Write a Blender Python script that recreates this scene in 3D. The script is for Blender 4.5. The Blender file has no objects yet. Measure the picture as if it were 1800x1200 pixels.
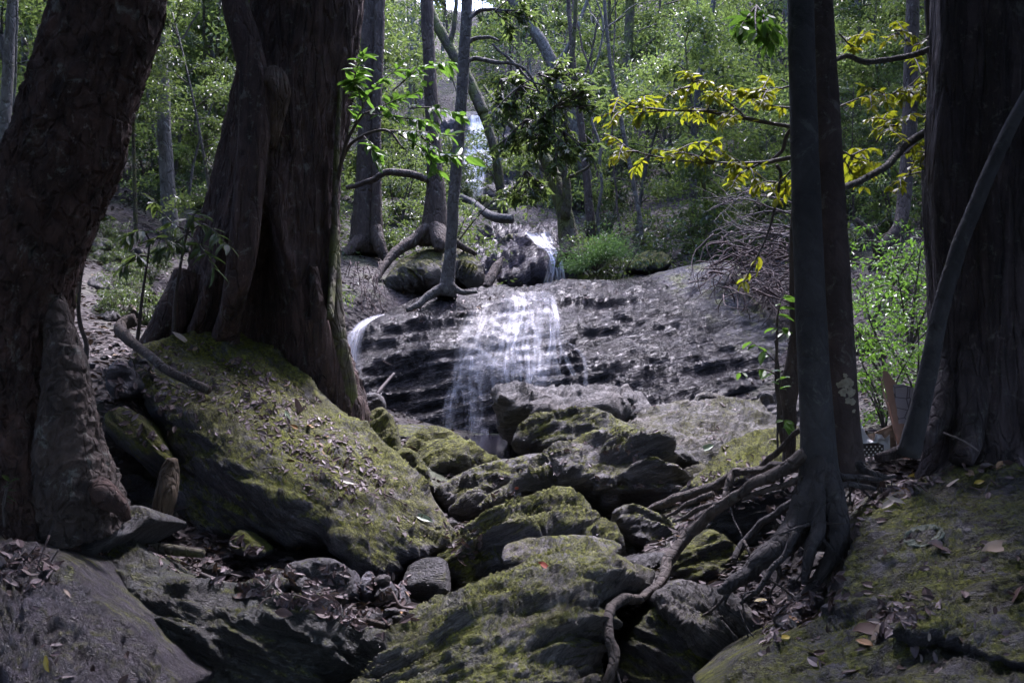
import bpy, math, random
import numpy as np
from mathutils import Vector
from mathutils.bvhtree import BVHTree
from mathutils.geometry import delaunay_2d_cdt

R = math.radians
scene = bpy.context.scene
rng = np.random.default_rng(11)

# ------------------------------------------------------------------ camera
F = 1600.0            # focal length in pixels of the 1800 px wide photograph
CZ = 1.6              # camera height
cam_d = bpy.data.cameras.new("camera")
cam_d.sensor_width = 36.0
cam_d.lens = 36.0 * F / 1800.0
cam_d.clip_start = 0.05
cam_d.clip_end = 500.0
cam_d.dof.use_dof = True
cam_d.dof.focus_distance = 9.0
cam_d.dof.aperture_fstop = 9.0
cam = bpy.data.objects.new("camera", cam_d)
scene.collection.objects.link(cam)
cam.location = (0, 0, CZ)
cam.rotation_euler = (R(90), 0, 0)
scene.camera = cam

# ------------------------------------------------------------------ sky, sun, exposure
SUN_EL, SUN_AZ = 60.0, 20.0      # azimuth clockwise from +Y (the sun stands ahead, above the falls)
world = bpy.data.worlds.new("World")
scene.world = world
world.use_nodes = True
wn = world.node_tree.nodes
wl = world.node_tree.links
wn.clear()
sky = wn.new("ShaderNodeTexSky")
sky.sky_type = 'NISHITA'
sky.sun_disc = False
sky.sun_elevation = R(SUN_EL)
sky.sun_rotation = R(SUN_AZ)
sky.dust_density = 2.0
bg = wn.new("ShaderNodeBackground")
bg.inputs["Strength"].default_value = 0.13
wo = wn.new("ShaderNodeOutputWorld")
wl.new(sky.outputs[0], bg.inputs[0])
wl.new(bg.outputs[0], wo.inputs[0])
sun_d = bpy.data.lights.new("sun", 'SUN')
sun_d.energy = 1.15
sun_d.angle = R(12.0)
sun_d.color = (1.0, 0.97, 0.93)
sun = bpy.data.objects.new("sun", sun_d)
scene.collection.objects.link(sun)
_sd = Vector((math.sin(R(SUN_AZ)) * math.cos(R(SUN_EL)), math.cos(R(SUN_AZ)) * math.cos(R(SUN_EL)), math.sin(R(SUN_EL))))
sun.rotation_euler = _sd.to_track_quat('Z', 'Y').to_euler()
sun.location = (0, 10, 40)
scene.view_settings.view_transform = 'Standard'
scene.view_settings.look = 'None'
scene.view_settings.gamma = 1.0
scene.view_settings.exposure = 3.42
scene.view_settings.use_white_balance = True
scene.view_settings.white_balance_temperature = 5900
scene.view_settings.white_balance_tint = 24
scene.cycles.max_bounces = 6
scene.cycles.diffuse_bounces = 3
scene.cycles.glossy_bounces = 2
scene.cycles.transmission_bounces = 3
scene.cycles.transparent_max_bounces = 16
scene.cycles.use_denoising = True
scene.cycles.sample_clamp_indirect = 4.0

# ------------------------------------------------------------------ helpers
def P(px, py, Y):
    return np.stack([(np.asarray(px, float) - 900) / F * Y, np.asarray(Y, float) + 0 * np.asarray(px, float),
                     CZ - (np.asarray(py, float) - 600) / F * Y], -1)

_perm = np.random.default_rng(3).permutation(256)
_perm = np.concatenate([_perm, _perm, _perm])
_g3 = np.random.default_rng(5).normal(size=(256, 3))
_g3 /= np.linalg.norm(_g3, axis=1)[:, None]

def perlin(p):
    p = np.asarray(p, float)
    i = np.floor(p).astype(int)
    f = p - i
    i &= 255
    u = f * f * f * (f * (f * 6 - 15) + 10)
    out = 0
    for dx in (0, 1):
        wx = u[..., 0] if dx else 1 - u[..., 0]
        for dy in (0, 1):
            wy = u[..., 1] if dy else 1 - u[..., 1]
            for dz in (0, 1):
                wz = u[..., 2] if dz else 1 - u[..., 2]
                h = _perm[_perm[_perm[(i[..., 0] + dx) & 255] + ((i[..., 1] + dy) & 255)] + ((i[..., 2] + dz) & 255)]
                g = _g3[h]
                d = g[..., 0] * (f[..., 0] - dx) + g[..., 1] * (f[..., 1] - dy) + g[..., 2] * (f[..., 2] - dz)
                out = out + wx * wy * wz * d
    return out * 1.5

def fbm(p, oct=4, lac=2.03, gain=0.5, ridge=False):
    p = np.asarray(p, float)
    a, s, t = 1.0, 0.0, 0.0
    for k in range(oct):
        n = perlin(p + 17.3 * k)
        if ridge:
            n = 1 - 2 * np.abs(n)
        s = s + a * n
        t += a
        a *= gain
        p = p * lac
    return s / t

_r3 = np.random.default_rng(9).random((256, 3))
def chips(p, tilt=0.8):
    """broken-stone relief: every cell of a jittered grid is a plane of its own height and tilt"""
    p = np.asarray(p, float)
    i = np.floor(p).astype(int)
    best = np.full(p.shape[0], 1e9)
    out = np.zeros(p.shape[0])
    for dx in (-1, 0, 1):
        for dy in (-1, 0, 1):
            for dz in (-1, 0, 1):
                c = i + np.array([dx, dy, dz])
                h = _perm[_perm[_perm[c[:, 0] & 255] + (c[:, 1] & 255)] + (c[:, 2] & 255)]
                df = p - (c + 0.1 + 0.8 * _r3[h])
                d = (df ** 2).sum(1)
                v = (_r3[(h * 7 + 3) & 255, 0] - .5) * 1.2 + tilt * (_g3[h] * df).sum(1)
                m = d < best
                best = np.where(m, d, best)
                out = np.where(m, v, out)
    return out

def unit(v):
    v = np.asarray(v, float)
    return v / np.maximum(np.linalg.norm(v, axis=-1, keepdims=True), 1e-9)

def catmull(pts, n, closed=False):
    """n samples at even arc length of a Catmull-Rom curve through pts (rows of any width; arc length over the first 3 columns)"""
    pts = np.asarray(pts, float)
    m = len(pts)
    if m == 2 and not closed:
        t = np.linspace(0, 1, n)[:, None]
        return pts[0] * (1 - t) + pts[1] * t
    if closed:
        q = np.vstack([pts[-1], pts, pts[0], pts[1]])
        seg = m
    else:
        q = np.vstack([2 * pts[0] - pts[1], pts, 2 * pts[-1] - pts[-2]])
        seg = m - 1
    out = []
    k = 24
    for s in range(seg):
        p0, p1, p2, p3 = q[s], q[s + 1], q[s + 2], q[s + 3]
        for t in np.arange(k) / k:
            out.append(0.5 * (2 * p1 + (p2 - p0) * t + (2 * p0 - 5 * p1 + 4 * p2 - p3) * t * t + (3 * p1 - p0 - 3 * p2 + p3) * t ** 3))
    if not closed:
        out.append(pts[-1])
    out = np.array(out)
    if closed:
        out = np.vstack([out, out[:1]])
    L = np.concatenate([[0], np.cumsum(np.linalg.norm(np.diff(out[:, :3], axis=0), axis=1))])
    at = np.linspace(0, L[-1], n + 1)[:-1] if closed else np.linspace(0, L[-1], n)
    return np.stack([np.interp(at, L, out[:, c]) for c in range(out.shape[1])], -1)

class RBF:
    """smooth interpolation of scattered values (kernel r, affine term)"""
    def __init__(self, x, v, smooth=0.0):
        x = np.asarray(x, float)
        v = np.asarray(v, float)
        n, d = x.shape
        A = np.linalg.norm(x[:, None] - x[None], axis=-1) - smooth * np.eye(n)
        if n < d + 2:
            self.w = None
            B = np.hstack([np.ones((n, 1)), x])
            self.c = np.linalg.lstsq(B, v, rcond=None)[0]
        else:
            B = np.hstack([np.ones((n, 1)), x])
            M = np.block([[A, B], [B.T, np.zeros((d + 1, d + 1))]])
            s = np.linalg.lstsq(M, np.concatenate([v, np.zeros(d + 1)]), rcond=None)[0]
            self.w, self.c = s[:n], s[n:]
        self.x = x
    def __call__(self, q):
        q = np.asarray(q, float)
        r = self.c[0] + q @ self.c[1:]
        if self.w is not None:
            for k in range(len(self.x)):
                r = r + self.w[k] * np.linalg.norm(q - self.x[k], axis=-1)
        return r

ORG = {}
def tag(o, label=None, cat=None, group=None, kind=None):
    if label: o["label"] = label
    if cat: o["category"] = cat
    if group: o["group"] = group
    if kind: o["kind"] = kind
    return o

def empty(name, loc, label=None, cat=None, group=None):
    o = bpy.data.objects.new(name, None)
    o.empty_display_size = 0.2
    scene.collection.objects.link(o)
    o.location = tuple(loc)
    ORG[o] = np.array(loc, float)
    return tag(o, label, cat, group)

def mk(name, V, faces, mat, parent=None, smooth=True, uv=None, org=None):
    """one mesh object; V in world metres, faces a list of index arrays (n x 3 or n x 4)"""
    V = np.asarray(V, float)
    if not isinstance(faces, (list, tuple)):
        faces = [faces]
    faces = [np.asarray(f, int) for f in faces if len(f)]
    if parent is not None:
        base = ORG[parent]
    elif org is not None:
        base = np.asarray(org, float)
    else:
        base = np.array([(V[:, 0].min() + V[:, 0].max()) / 2, (V[:, 1].min() + V[:, 1].max()) / 2, V[:, 2].min()])
    me = bpy.data.meshes.new(name)
    me.vertices.add(len(V))
    me.vertices.foreach_set("co", (V - base).astype(np.float32).ravel())
    idx = np.concatenate([f.ravel() for f in faces])
    tot = np.concatenate([np.full(len(f), f.shape[1]) for f in faces])
    me.loops.add(len(idx))
    me.loops.foreach_set("vertex_index", idx.astype(np.int32))
    me.polygons.add(len(tot))
    me.polygons.foreach_set("loop_start", np.concatenate([[0], np.cumsum(tot)[:-1]]).astype(np.int32))
    me.polygons.foreach_set("loop_total", tot.astype(np.int32))
    me.polygons.foreach_set("use_smooth", np.full(len(tot), smooth))
    if uv is not None:
        ul = me.uv_layers.new(name="UVMap")
        ul.data.foreach_set("uv", np.asarray(uv, float)[idx].astype(np.float32).ravel())
    me.update(calc_edges=True)
    me.validate()
    if mat is not None:
        me.materials.append(mat)
    o = bpy.data.objects.new(name, me)
    scene.collection.objects.link(o)
    if parent is not None:
        o.parent = parent
        ORG[o] = base
    else:
        o.location = tuple(base)
        ORG[o] = base
    return o

def merge(parts):
    """join (V, [faces]) pieces"""
    Vs, fs, n = [], {}, 0
    for V, faces in parts:
        for f in faces:
            f = np.asarray(f, int)
            if len(f):
                fs.setdefault(f.shape[1], []).append(f + n)
        Vs.append(V)
        n += len(V)
    return np.vstack(Vs), [np.vstack(f) for f in fs.values()]

BV = {}
def bvh_of(o, V, faces):
    polys = []
    for f in faces:
        polys += np.asarray(f, int).tolist()
    BV[o] = BVHTree.FromPolygons(V.tolist(), polys)

def cast(origin, d, only=None, maxd=200.0):
    best = None
    for o, b in BV.items():
        if only is not None and o not in only:
            continue
        h = b.ray_cast(Vector(origin), Vector(d), maxd)
        if h[0] is not None and (best is None or h[3] < best[2]):
            best = (np.array(h[0]), np.array(h[1]), h[3], o)
    return best

def see(px, py, only=None):
    d = unit(np.array([(px - 900) / F, 1.0, -(py - 600) / F]))
    h = cast((0, 0, CZ), d, only)
    return h

def drop(x, y, only=None, z0=40.0):
    return cast((x, y, z0), (0, 0, -1), only)

# ------------------------------------------------------------------ tubes
def tube(path, rad, seg=8, f=None, trunk=False, cap=True):
    """V, [quads, tris] of a tube along path (n x 3) with radii rad; f(theta, t, pos) scales the radius"""
    path = np.asarray(path, float)
    n = len(path)
    rad = np.broadcast_to(np.asarray(rad, float), (n,))
    T = unit(np.gradient(path, axis=0))
    if trunk:
        ref = np.array([1.0, 0, 0])
        e1 = unit(ref - T * (T @ ref)[:, None])
    else:
        e1 = np.zeros_like(T)
        ref = np.array([0, 0, 1.0]) if abs(T[0, 2]) < 0.8 else np.array([1.0, 0, 0])
        v = unit(ref - T[0] * (T[0] @ ref))
        for k in range(n):
            v = unit(v - T[k] * (v @ T[k]))
            e1[k] = v
    e2 = np.cross(T, e1)
    th = np.arange(seg) / seg * 2 * math.pi
    ring = np.cos(th)[None, :, None] * e1[:, None] + np.sin(th)[None, :, None] * e2[:, None]
    pos = path[:, None] + ring * rad[:, None, None]
    if f is not None:
        tt = np.linspace(0, 1, n)[:, None] + 0 * th[None]
        pos = path[:, None] + ring * (rad[:, None] * f(th[None] + 0 * tt, tt, pos))[..., None]
    V = pos.reshape(-1, 3)
    a = (np.arange(n - 1)[:, None] * seg + np.arange(seg)[None]).ravel()
    b = (np.arange(n - 1)[:, None] * seg + (np.arange(seg)[None] + 1) % seg).ravel()
    Q = np.stack([a, b, b + seg, a + seg], -1)
    faces = [Q]
    if cap:
        V = np.vstack([V, path[0], path[-1]])
        c0, c1 = n * seg, n * seg + 1
        s = np.arange(seg)
        faces.append(np.vstack([np.stack([np.full(seg, c0), (s + 1) % seg, s], -1),
                                np.stack([np.full(seg, c1), (n - 1) * seg + s, (n - 1) * seg + (s + 1) % seg], -1)]))
    return V, faces

def ptube(pts, n=24, seg=8, f=None, trunk=False, wob=0.0, seed=0):
    """tube through photograph points (px, py, Y, radius in px)"""
    pts = np.asarray(pts, float)
    W = np.hstack([P(pts[:, 0], pts[:, 1], pts[:, 2]), (pts[:, 3] * pts[:, 2] / F)[:, None]])
    W = catmull(W, n)
    path, r = W[:, :3].copy(), np.maximum(W[:, 3], 0.001)
    if wob:
        path += wob * np.stack([fbm(path * 3 + seed + 31 * k, 3) for k in range(3)], -1)
    return tube(path, r, seg, f, trunk)

def twig(path, r0, r1, seg=5, n=10, wob=0.0, seed=0):
    W = catmull(np.asarray(path, float), n)
    if wob:
        W = W + wob * np.stack([fbm(W * 2.5 + seed + 31 * k, 2) for k in range(3)], -1)
    return tube(W, np.linspace(r0, r1, n), seg)

# ------------------------------------------------------------------ leaves
def leaf_geo(c, d, nrm, L, Wd, detail=False, curl=0.15):
    c = np.asarray(c, float)
    N = len(c)
    d = unit(d)
    s = unit(np.cross(nrm, d))
    nn = np.cross(d, s)
    L = np.broadcast_to(L, (N,))[:, None]
    Wd = np.broadcast_to(Wd, (N,))[:, None]
    if not detail:
        V = np.stack([c, c + d * 0.42 * L + s * Wd * 0.5 + nn * 0.12 * Wd, c + d * L - nn * curl * L,
                      c + d * 0.42 * L - s * Wd * 0.5 + nn * 0.12 * Wd], 1).reshape(-1, 3)
        b = np.arange(N)[:, None] * 4
        return V, [np.vstack([b + np.array([[0, 2, 1]]), b + np.array([[0, 3, 2]])])]
    st = [(0.1, 0.16), (0.3, 0.44), (0.55, 0.5), (0.8, 0.3)]
    vs = [c]
    for t, w in st:
        m = c + d * t * L - nn * curl * L * t * t
        vs += [m - nn * 0.04 * Wd, m + s * Wd * w + nn * 0.12 * Wd, m - s * Wd * w + nn * 0.12 * Wd]
    vs.append(c + d * L - nn * curl * L * 1.05)
    V = np.stack(vs, 1).reshape(-1, 3)
    k = 14
    b = np.arange(N)[:, None] * k
    tris = [b + np.array([[0, 1, 2]]), b + np.array([[0, 3, 1]]), b + np.array([[10, 13, 11]]), b + np.array([[10, 12, 13]])]
    quads = []
    for j in range(3):
        m0, l0, r0 = 1 + 3 * j, 2 + 3 * j, 3 + 3 * j
        m1, l1, r1 = m0 + 3, l0 + 3, r0 + 3
        quads += [b + np.array([[m0, m1, l1, l0]]), b + np.array([[m0, r0, r1, m1]])]
    return V, [np.vstack(tris), np.vstack(quads)]

# ------------------------------------------------------------------ materials
class NT:
    def __init__(self, name):
        self.m = bpy.data.materials.new(name)
        self.m.use_nodes = True
        self.n = self.m.node_tree.nodes
        self.l = self.m.node_tree.links
        self.n.clear()
        self.out = self.n.new("ShaderNodeOutputMaterial")
    def add(self, typ, ins=None, **kw):
        nd = self.n.new("ShaderNode" + typ)
        for k, v in kw.items():
            setattr(nd, k, v)
        for k, v in (ins or {}).items():
            self.set(nd.inputs[k], v)
        return nd
    def set(self, sock, v):
        if isinstance(v, bpy.types.NodeSocket):
            self.l.new(v, sock)
        elif isinstance(v, bpy.types.Node):
            self.l.new(v.outputs[0], sock)
        else:
            if isinstance(v, (tuple, list)) and len(v) == 3 and sock.type == 'RGBA':
                v = (*v, 1.0)
            sock.default_value = v
    def math(self, op, a, b=0.0, clamp=False):
        nd = self.add("Math", {0: a, 1: b}, operation=op)
        nd.use_clamp = clamp
        return nd.outputs[0]
    def rng(self, v, a, b, c=0.0, d=1.0, smooth=False):
        nd = self.add("MapRange", {0: v, 1: a, 2: b, 3: c, 4: d})
        if smooth: nd.interpolation_type = 'SMOOTHSTEP'
        return nd.outputs[0]
    def mix(self, f, a, b, blend='MIX'):
        nd = self.add("MixRGB", {0: f, 1: a, 2: b}, blend_type=blend)
        return nd.outputs[0]
    def ramp(self, v, stops):
        nd = self.add("ValToRGB", {0: v})
        e = nd.color_ramp.elements
        while len(e) < len(stops): e.new(0.5)
        for k, (p, c) in enumerate(stops):
            e[k].position = p
            e[k].color = (*c, 1)
        return nd.outputs[0]
    def noise(self, vec, scale, detail=4.0, rough=0.55, dist=0.0):
        return self.add("TexNoise", {"Vector": vec, "Scale": scale, "Detail": detail, "Roughness": rough, "Distortion": dist}).outputs[0]
    def bump(self, h, strength=0.5, dist=0.02, prev=None):
        nd = self.add("Bump", {"Height": h, "Strength": strength, "Distance": dist})
        if prev is not None: self.set(nd.inputs["Normal"], prev)
        return nd.outputs[0]

_rockcache = {}
def rock_mat(moss=0.5, ang=20, dark=1.0, rough=0.6, tint=(0.13, 0.119, 0.132), lichen=0.3, mosscol=(0.18, 0.195, 0.010), dry=False):
    key = (moss, ang, dark, rough, tint, lichen, mosscol, dry)
    if key in _rockcache: return _rockcache[key]
    t = NT("rock_surface")
    tc = t.add("TexCoord").outputs["Object"]
    oi = t.add("ObjectInfo").outputs["Random"]
    off = t.add("VectorMath", {0: tc, 1: t.add("CombineXYZ", {0: t.math('MULTIPLY', oi, 37.0), 1: t.math('MULTIPLY', oi, 11.0)}).outputs[0]}, operation='ADD').outputs[0]
    mp = t.add("Mapping", {"Vector": off, "Rotation": (R(-25), R(ang), 0.0)}).outputs[0]
    st = t.add("Mapping", {"Vector": mp, "Scale": (0.45, 1.4, 7.0)}).outputs[0]
    band = t.noise(st, 3.2, 8.0, 0.62, 0.4)
    fine = t.noise(st, 17.0, 8.0, 0.7)
    big = t.noise(off, 1.7, 5.0, 0.6)
    spot = t.noise(off, 42.0, 4.0, 0.6)
    c = t.ramp(band, [(0.28, tuple(x * 0.3 * dark for x in tint)), (0.5, tuple(x * dark for x in tint)), (0.72, tuple(x * 2.0 * dark for x in tint))])
    c = t.mix(t.rng(fine, 0.35, 0.7), t.mix(0.55, c, (0.02, 0.018, 0.02)), c)
    c = t.mix(t.math('MULTIPLY', t.rng(big, 0.45, 0.7), 0.35), c, tuple(x * dark for x in (0.15, 0.105, 0.085)))
    li = t.noise(off, 7.0, 7.0, 0.75, 0.6)
    c = t.mix(t.math('MULTIPLY', t.rng(li, 0.6, 0.7), lichen), c, (0.27, 0.28, 0.25))
    # moss grows on the faces that look up, in ragged patches
    nz = t.add("SeparateXYZ", {0: t.add("NewGeometry").outputs["Normal"]}).outputs[2]
    mn = t.noise(off, 4.5, 9.0, 0.72, 0.3)
    ms = t.noise(st, 9.0, 6.0, 0.7)
    mm = t.math('ADD', t.math('MULTIPLY', mn, 0.75), t.math('MULTIPLY', ms, 0.75))
    up = t.rng(nz, -0.2, 0.75, -0.22, 0.12)
    mask = t.rng(t.math('ADD', mm, up), 1.06 - 0.52 * moss, 1.22 - 0.52 * moss) if moss > 0 else 0.0
    if moss > 0:
        mc = t.mix(t.rng(spot, 0.3, 0.7), tuple(x * 0.25 for x in mosscol), tuple(x * 1.9 for x in mosscol))
        mc = t.mix(t.rng(big, 0.35, 0.65), mc, t.mix(0.6, mc, (0.085, 0.075, 0.035)))
        c = t.mix(t.math('MULTIPLY', mask, 0.86), c, mc)
    crk = t.math('ABSOLUTE', t.math('SUBTRACT', t.noise(st, 2.6, 6.0, 0.6, 0.8), 0.5))
    crack = t.rng(crk, 0.0, 0.022)
    c = t.mix(t.math('MULTIPLY', t.math('SUBTRACT', 1.0, crack), 0.75), c, (0.012, 0.011, 0.012))
    wet = rough < 0.3
    b = t.bump(band, 1.0, 0.10 if wet else 0.16)
    if not wet:
        b = t.bump(fine, 1.0, 0.06, b)
    crk2 = t.rng(t.math('ABSOLUTE', t.math('SUBTRACT', t.noise(st, 6.5, 5.0, 0.6, 0.5), 0.5)), 0.0, 0.03)
    c = t.mix(t.math('MULTIPLY', t.math('SUBTRACT', 1.0, crk2), 0.5), c, (0.012, 0.011, 0.012))
    grain = t.noise(off, 110.0, 3.0, 0.7)
    c = t.mix(t.rng(grain, 0.35, 0.65), t.mix(0.38, c, (0.008, 0.008, 0.008)), c)
    c = t.mix(t.math('MULTIPLY', t.rng(t.noise(off, 33.0, 5.0, 0.75), 0.6, 0.68), 0.0 if wet else 0.45), c, (0.24, 0.23, 0.22))
    b = t.bump(crack, 0.8, 0.03, b)
    b = t.bump(crk2, 0.7, 0.015, b)
    if moss > 0:
        b = t.bump(t.math('MULTIPLY', t.noise(off, 75.0, 3.0, 0.7), t.math('ADD', mask, 0.3)), 0.5, 0.010, b)
    else:
        b = t.bump(t.noise(off, 26.0 if wet else 60.0, 2.0 if wet else 4.0, 0.6), 0.5, 0.012, b)
    ro = t.math('ADD', t.rng(fine, 0.3, 0.7, rough - 0.1, rough + 0.14), t.math('MULTIPLY', mask, 0.3))
    if dry:
        # the water keeps to one side: the far shoulder of the rock is dry, grey and crusted with lichen and moss
        sx = t.add("SeparateXYZ", {0: tc})
        pos = t.math('ADD', t.math('ADD', sx.outputs[0], t.math('MULTIPLY', sx.outputs[2], 0.75)), t.math('MULTIPLY', big, 1.6))
        dm = t.rng(pos, 3.9, 4.5)
        dc = t.mix(t.rng(band, .35, .65), (0.05, 0.047, 0.05), (0.16, 0.15, 0.155))
        dc = t.mix(t.rng(t.noise(off, 3.6, 8.0, 0.7), 0.5, 0.6), dc, t.mix(spot, (0.09, 0.095, 0.035), (0.17, 0.18, 0.085)))
        c = t.mix(dm, c, dc)
        ro = t.math('ADD', ro, t.math('MULTIPLY', dm, 0.4))
    p = t.add("BsdfPrincipled", {"Base Color": c, "Roughness": ro, "Normal": b, "Specular IOR Level": 0.15 if rough < 0.3 else 0.4})
    t.l.new(p.outputs[0], t.out.inputs[0])
    _rockcache[key] = t.m
    return t.m

def bark_mat(c0, c1, zs=0.25, scale=14.0, moss=0.0, lichen=0.0, bump=0.7, rough=0.85, mosscol=(0.06, 0.07, 0.015), flecks=0.0):
    t = NT("bark")
    tc = t.add("TexCoord").outputs["Object"]
    st = t.add("Mapping", {"Vector": tc, "Scale": (1, 1, zs)}).outputs[0]
    a = t.noise(st, scale, 8.0, 0.68, 0.5)
    b2 = t.noise(tc, scale * 0.35, 6.0, 0.65, 0.8)
    fl = t.add("TexVoronoi", {"Vector": t.add("VectorMath", {0: st, 1: t.add("VectorMath", {0: t.add("TexNoise", {"Vector": st, "Scale": 6.0}).outputs[1], 1: (0.16, 0.16, 0.16)}, operation='MULTIPLY').outputs[0]}, operation='ADD').outputs[0], "Scale": scale * 1.1}, feature='DISTANCE_TO_EDGE').outputs["Distance"]
    c = t.mix(t.rng(a, 0.3, 0.7), c0, c1)
    c = t.mix(t.rng(b2, 0.4, 0.65), c, t.mix(0.5, c, tuple(x * 0.35 for x in c0)))
    if lichen:
        li = t.noise(tc, 9.0, 8.0, 0.78, 0.5)
        c = t.mix(t.math('MULTIPLY', t.rng(li, 0.57, 0.63), lichen), c, (0.24, 0.25, 0.22))
    if flecks:
        fk = t.noise(t.add("Mapping", {"Vector": tc, "Scale": (1, 1, 0.6)}).outputs[0], 36.0, 5.0, 0.7, 0.4)
        gate = t.rng(t.noise(tc, 3.0, 3.0), 0.42, 0.6)
        c = t.mix(t.math('MULTIPLY', t.math('MULTIPLY', t.rng(fk, 0.6, 0.65), gate), flecks), c, (0.25, 0.21, 0.19))
    mk_ = 0.0
    if moss:
        mn = t.noise(tc, 3.5, 8.0, 0.7)
        mk_ = t.rng(mn, 0.72 - 0.35 * moss, 0.82 - 0.35 * moss)
        c = t.mix(t.math('MULTIPLY', mk_, 0.85), c, t.mix(t.noise(tc, 50.0), tuple(x * 0.5 for x in mosscol), tuple(x * 1.5 for x in mosscol)))
    b = t.bump(a, bump, 0.08)
    b = t.bump(t.rng(fl, 0.0, 0.12), bump * 0.8, 0.035, b)
    b = t.bump(t.noise(tc, 70.0, 4.0, 0.7), 0.5, 0.008, b)
    p = t.add("BsdfPrincipled", {"Base Color": c, "Roughness": rough, "Normal": b, "Specular IOR Level": 0.35})
    t.l.new(p.outputs[0], t.out.inputs[0])
    return t.m

def leaf_mat(stops, trans=0.35, rough=0.38, tcol=(0.20, 0.28, 0.055), spec=0.5, edge=None):
    t = NT("leaf")
    r = t.add("NewGeometry").outputs["Random Per Island"]
    c = t.ramp(r, stops)
    if edge:
        n = t.noise(t.add("TexCoord").outputs["Object"], 30.0, 3.0)
        c = t.mix(t.rng(n, 0.5, 0.68), c, edge)
    p = t.add("BsdfPrincipled", {"Base Color": c, "Roughness": rough, "Specular IOR Level": spec})
    if trans:
        tr = t.add("BsdfTranslucent", {"Color": t.mix(0.6, c, tcol)})
        mx = t.add("MixShader", {0: trans, 1: p.outputs[0], 2: tr.outputs[0]})
        t.l.new(mx.outputs[0], t.out.inputs[0])
    else:
        t.l.new(p.outputs[0], t.out.inputs[0])
    return t.m

def plain_mat(name, col, rough=0.7, var=0.25, scale=8.0, bump=0.0, spec=0.4):
    t = NT(name)
    tc = t.add("TexCoord").outputs["Object"]
    n = t.noise(tc, scale, 6.0, 0.6)
    c = t.mix(t.rng(n, 0.3, 0.7), tuple(x * (1 - var) for x in col), tuple(min(1, x * (1 + var)) for x in col))
    ins = {"Base Color": c, "Roughness": rough, "Specular IOR Level": spec}
    if bump: ins["Normal"] = t.bump(n, bump, 0.02)
    p = t.add("BsdfPrincipled", ins)
    t.l.new(p.outputs[0], t.out.inputs[0])
    return t.m

def water_mat(dens=0.8, freq=9.0, col=(0.86, 0.87, 0.95)):
    """thin sheets of falling water: streaks run down the flow (v), softer at the sheet's edges (u)"""
    t = NT("falling_water")
    uv = t.add("TexCoord").outputs["UV"]
    s = t.add("SeparateXYZ", {0: uv})
    u, v = s.outputs[0], s.outputs[1]
    rn = t.add("NewGeometry").outputs["Random Per Island"]
    vec = t.add("CombineXYZ", {0: t.math('MULTIPLY', u, freq), 1: t.math('MULTIPLY', v, 1.1), 2: t.math('MULTIPLY', rn, 40.0)}).outputs[0]
    n1 = t.noise(vec, 1.0, 5.0, 0.65, 0.3)
    n2 = t.noise(vec, 0.3, 2.0, 0.5)
    e = t.math('MULTIPLY', t.rng(u, 0.0, 0.3, smooth=True), t.rng(u, 1.0, 0.7, smooth=True))
    a = t.math('MULTIPLY', t.rng(n1, 0.36, 0.74), t.rng(n2, 0.28, 0.6, 0.35, 1.0))
    a = t.math('MULTIPLY', t.math('MULTIPLY', a, e), dens, True)
    p = t.add("BsdfPrincipled", {"Base Color": col, "Roughness": 0.35, "Specular IOR Level": 0.4})
    tl = t.add("BsdfTranslucent", {"Color": col})
    m1 = t.add("MixShader", {0: 0.4, 1: p.outputs[0], 2: tl.outputs[0]})
    tr = t.add("BsdfTransparent")
    mx = t.add("MixShader", {0: a, 1: tr.outputs[0], 2: m1.outputs[0]})
    t.l.new(mx.outputs[0], t.out.inputs[0])
    return t.m

G0 = (0.010, 0.024, 0.012); G1 = (0.021, 0.045, 0.019); G2 = (0.056, 0.092, 0.027); G3 = (0.11, 0.16, 0.06)
M_leaf_dark = leaf_mat([(0, G0), (0.5, (0.03, 0.06, 0.025)), (1, G1)], 0.3, 0.40)
M_leaf_mid = leaf_mat([(0, G0), (0.5, G1), (1, G2)], 0.42, 0.40)
M_leaf_pale = leaf_mat([(0, G1), (0.5, G2), (1, G3)], 0.55, 0.42)
M_leaf_green = leaf_mat([(0, (0.03, 0.08, 0.012)), (0.6, (0.06, 0.14, 0.018)), (1, (0.10, 0.18, 0.03))], 0.45, 0.4, (0.16, 0.32, 0.03))
M_leaf_yellow = leaf_mat([(0, (0.06, 0.11, 0.012)), (0.5, (0.13, 0.18, 0.012)), (0.9, (0.23, 0.24, 0.014)), (1, (0.26, 0.19, 0.012))], 0.52, 0.42, (0.36, 0.40, 0.012), edge=(0.2, 0.12, 0.01))
M_leaf_fern = leaf_mat([(0, (0.03, 0.07, 0.022)), (1, (0.075, 0.14, 0.04))], 0.35, 0.5, (0.12, 0.22, 0.05))
M_litter = leaf_mat([(0, (0.03, 0.018, 0.018)), (0.35, (0.075, 0.045, 0.042)), (0.65, (0.10, 0.072, 0.078)), (0.88, (0.15, 0.12, 0.122)), (0.97, (0.22, 0.18, 0.16)), (1, (0.24, 0.12, 0.03))], 0.05, 0.62, (0.3, 0.2, 0.1), 0.35)
M_litter_dark = leaf_mat([(0, (0.012, 0.008, 0.008)), (0.4, (0.03, 0.02, 0.02)), (0.8, (0.055, 0.04, 0.042)), (0.97, (0.09, 0.07, 0.065)), (1, (0.12, 0.07, 0.02))], 0.04, 0.65, (0.2, 0.14, 0.08), 0.25)
M_twig = plain_mat("twig_bark", (0.055, 0.045, 0.042), 0.8, 0.4, 20, 0.3)
M_deadtwig = plain_mat("dead_twig", (0.075, 0.05, 0.046), 0.8, 0.4, 12, 0.3)
M_deadpale = plain_mat("bleached_twig", (0.10, 0.082, 0.078), 0.8, 0.35, 12, 0.3)
M_palebark = bark_mat((0.06, 0.055, 0.05), (0.16, 0.15, 0.135), 0.5, 10.0, 0.25, 0.7)
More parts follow.
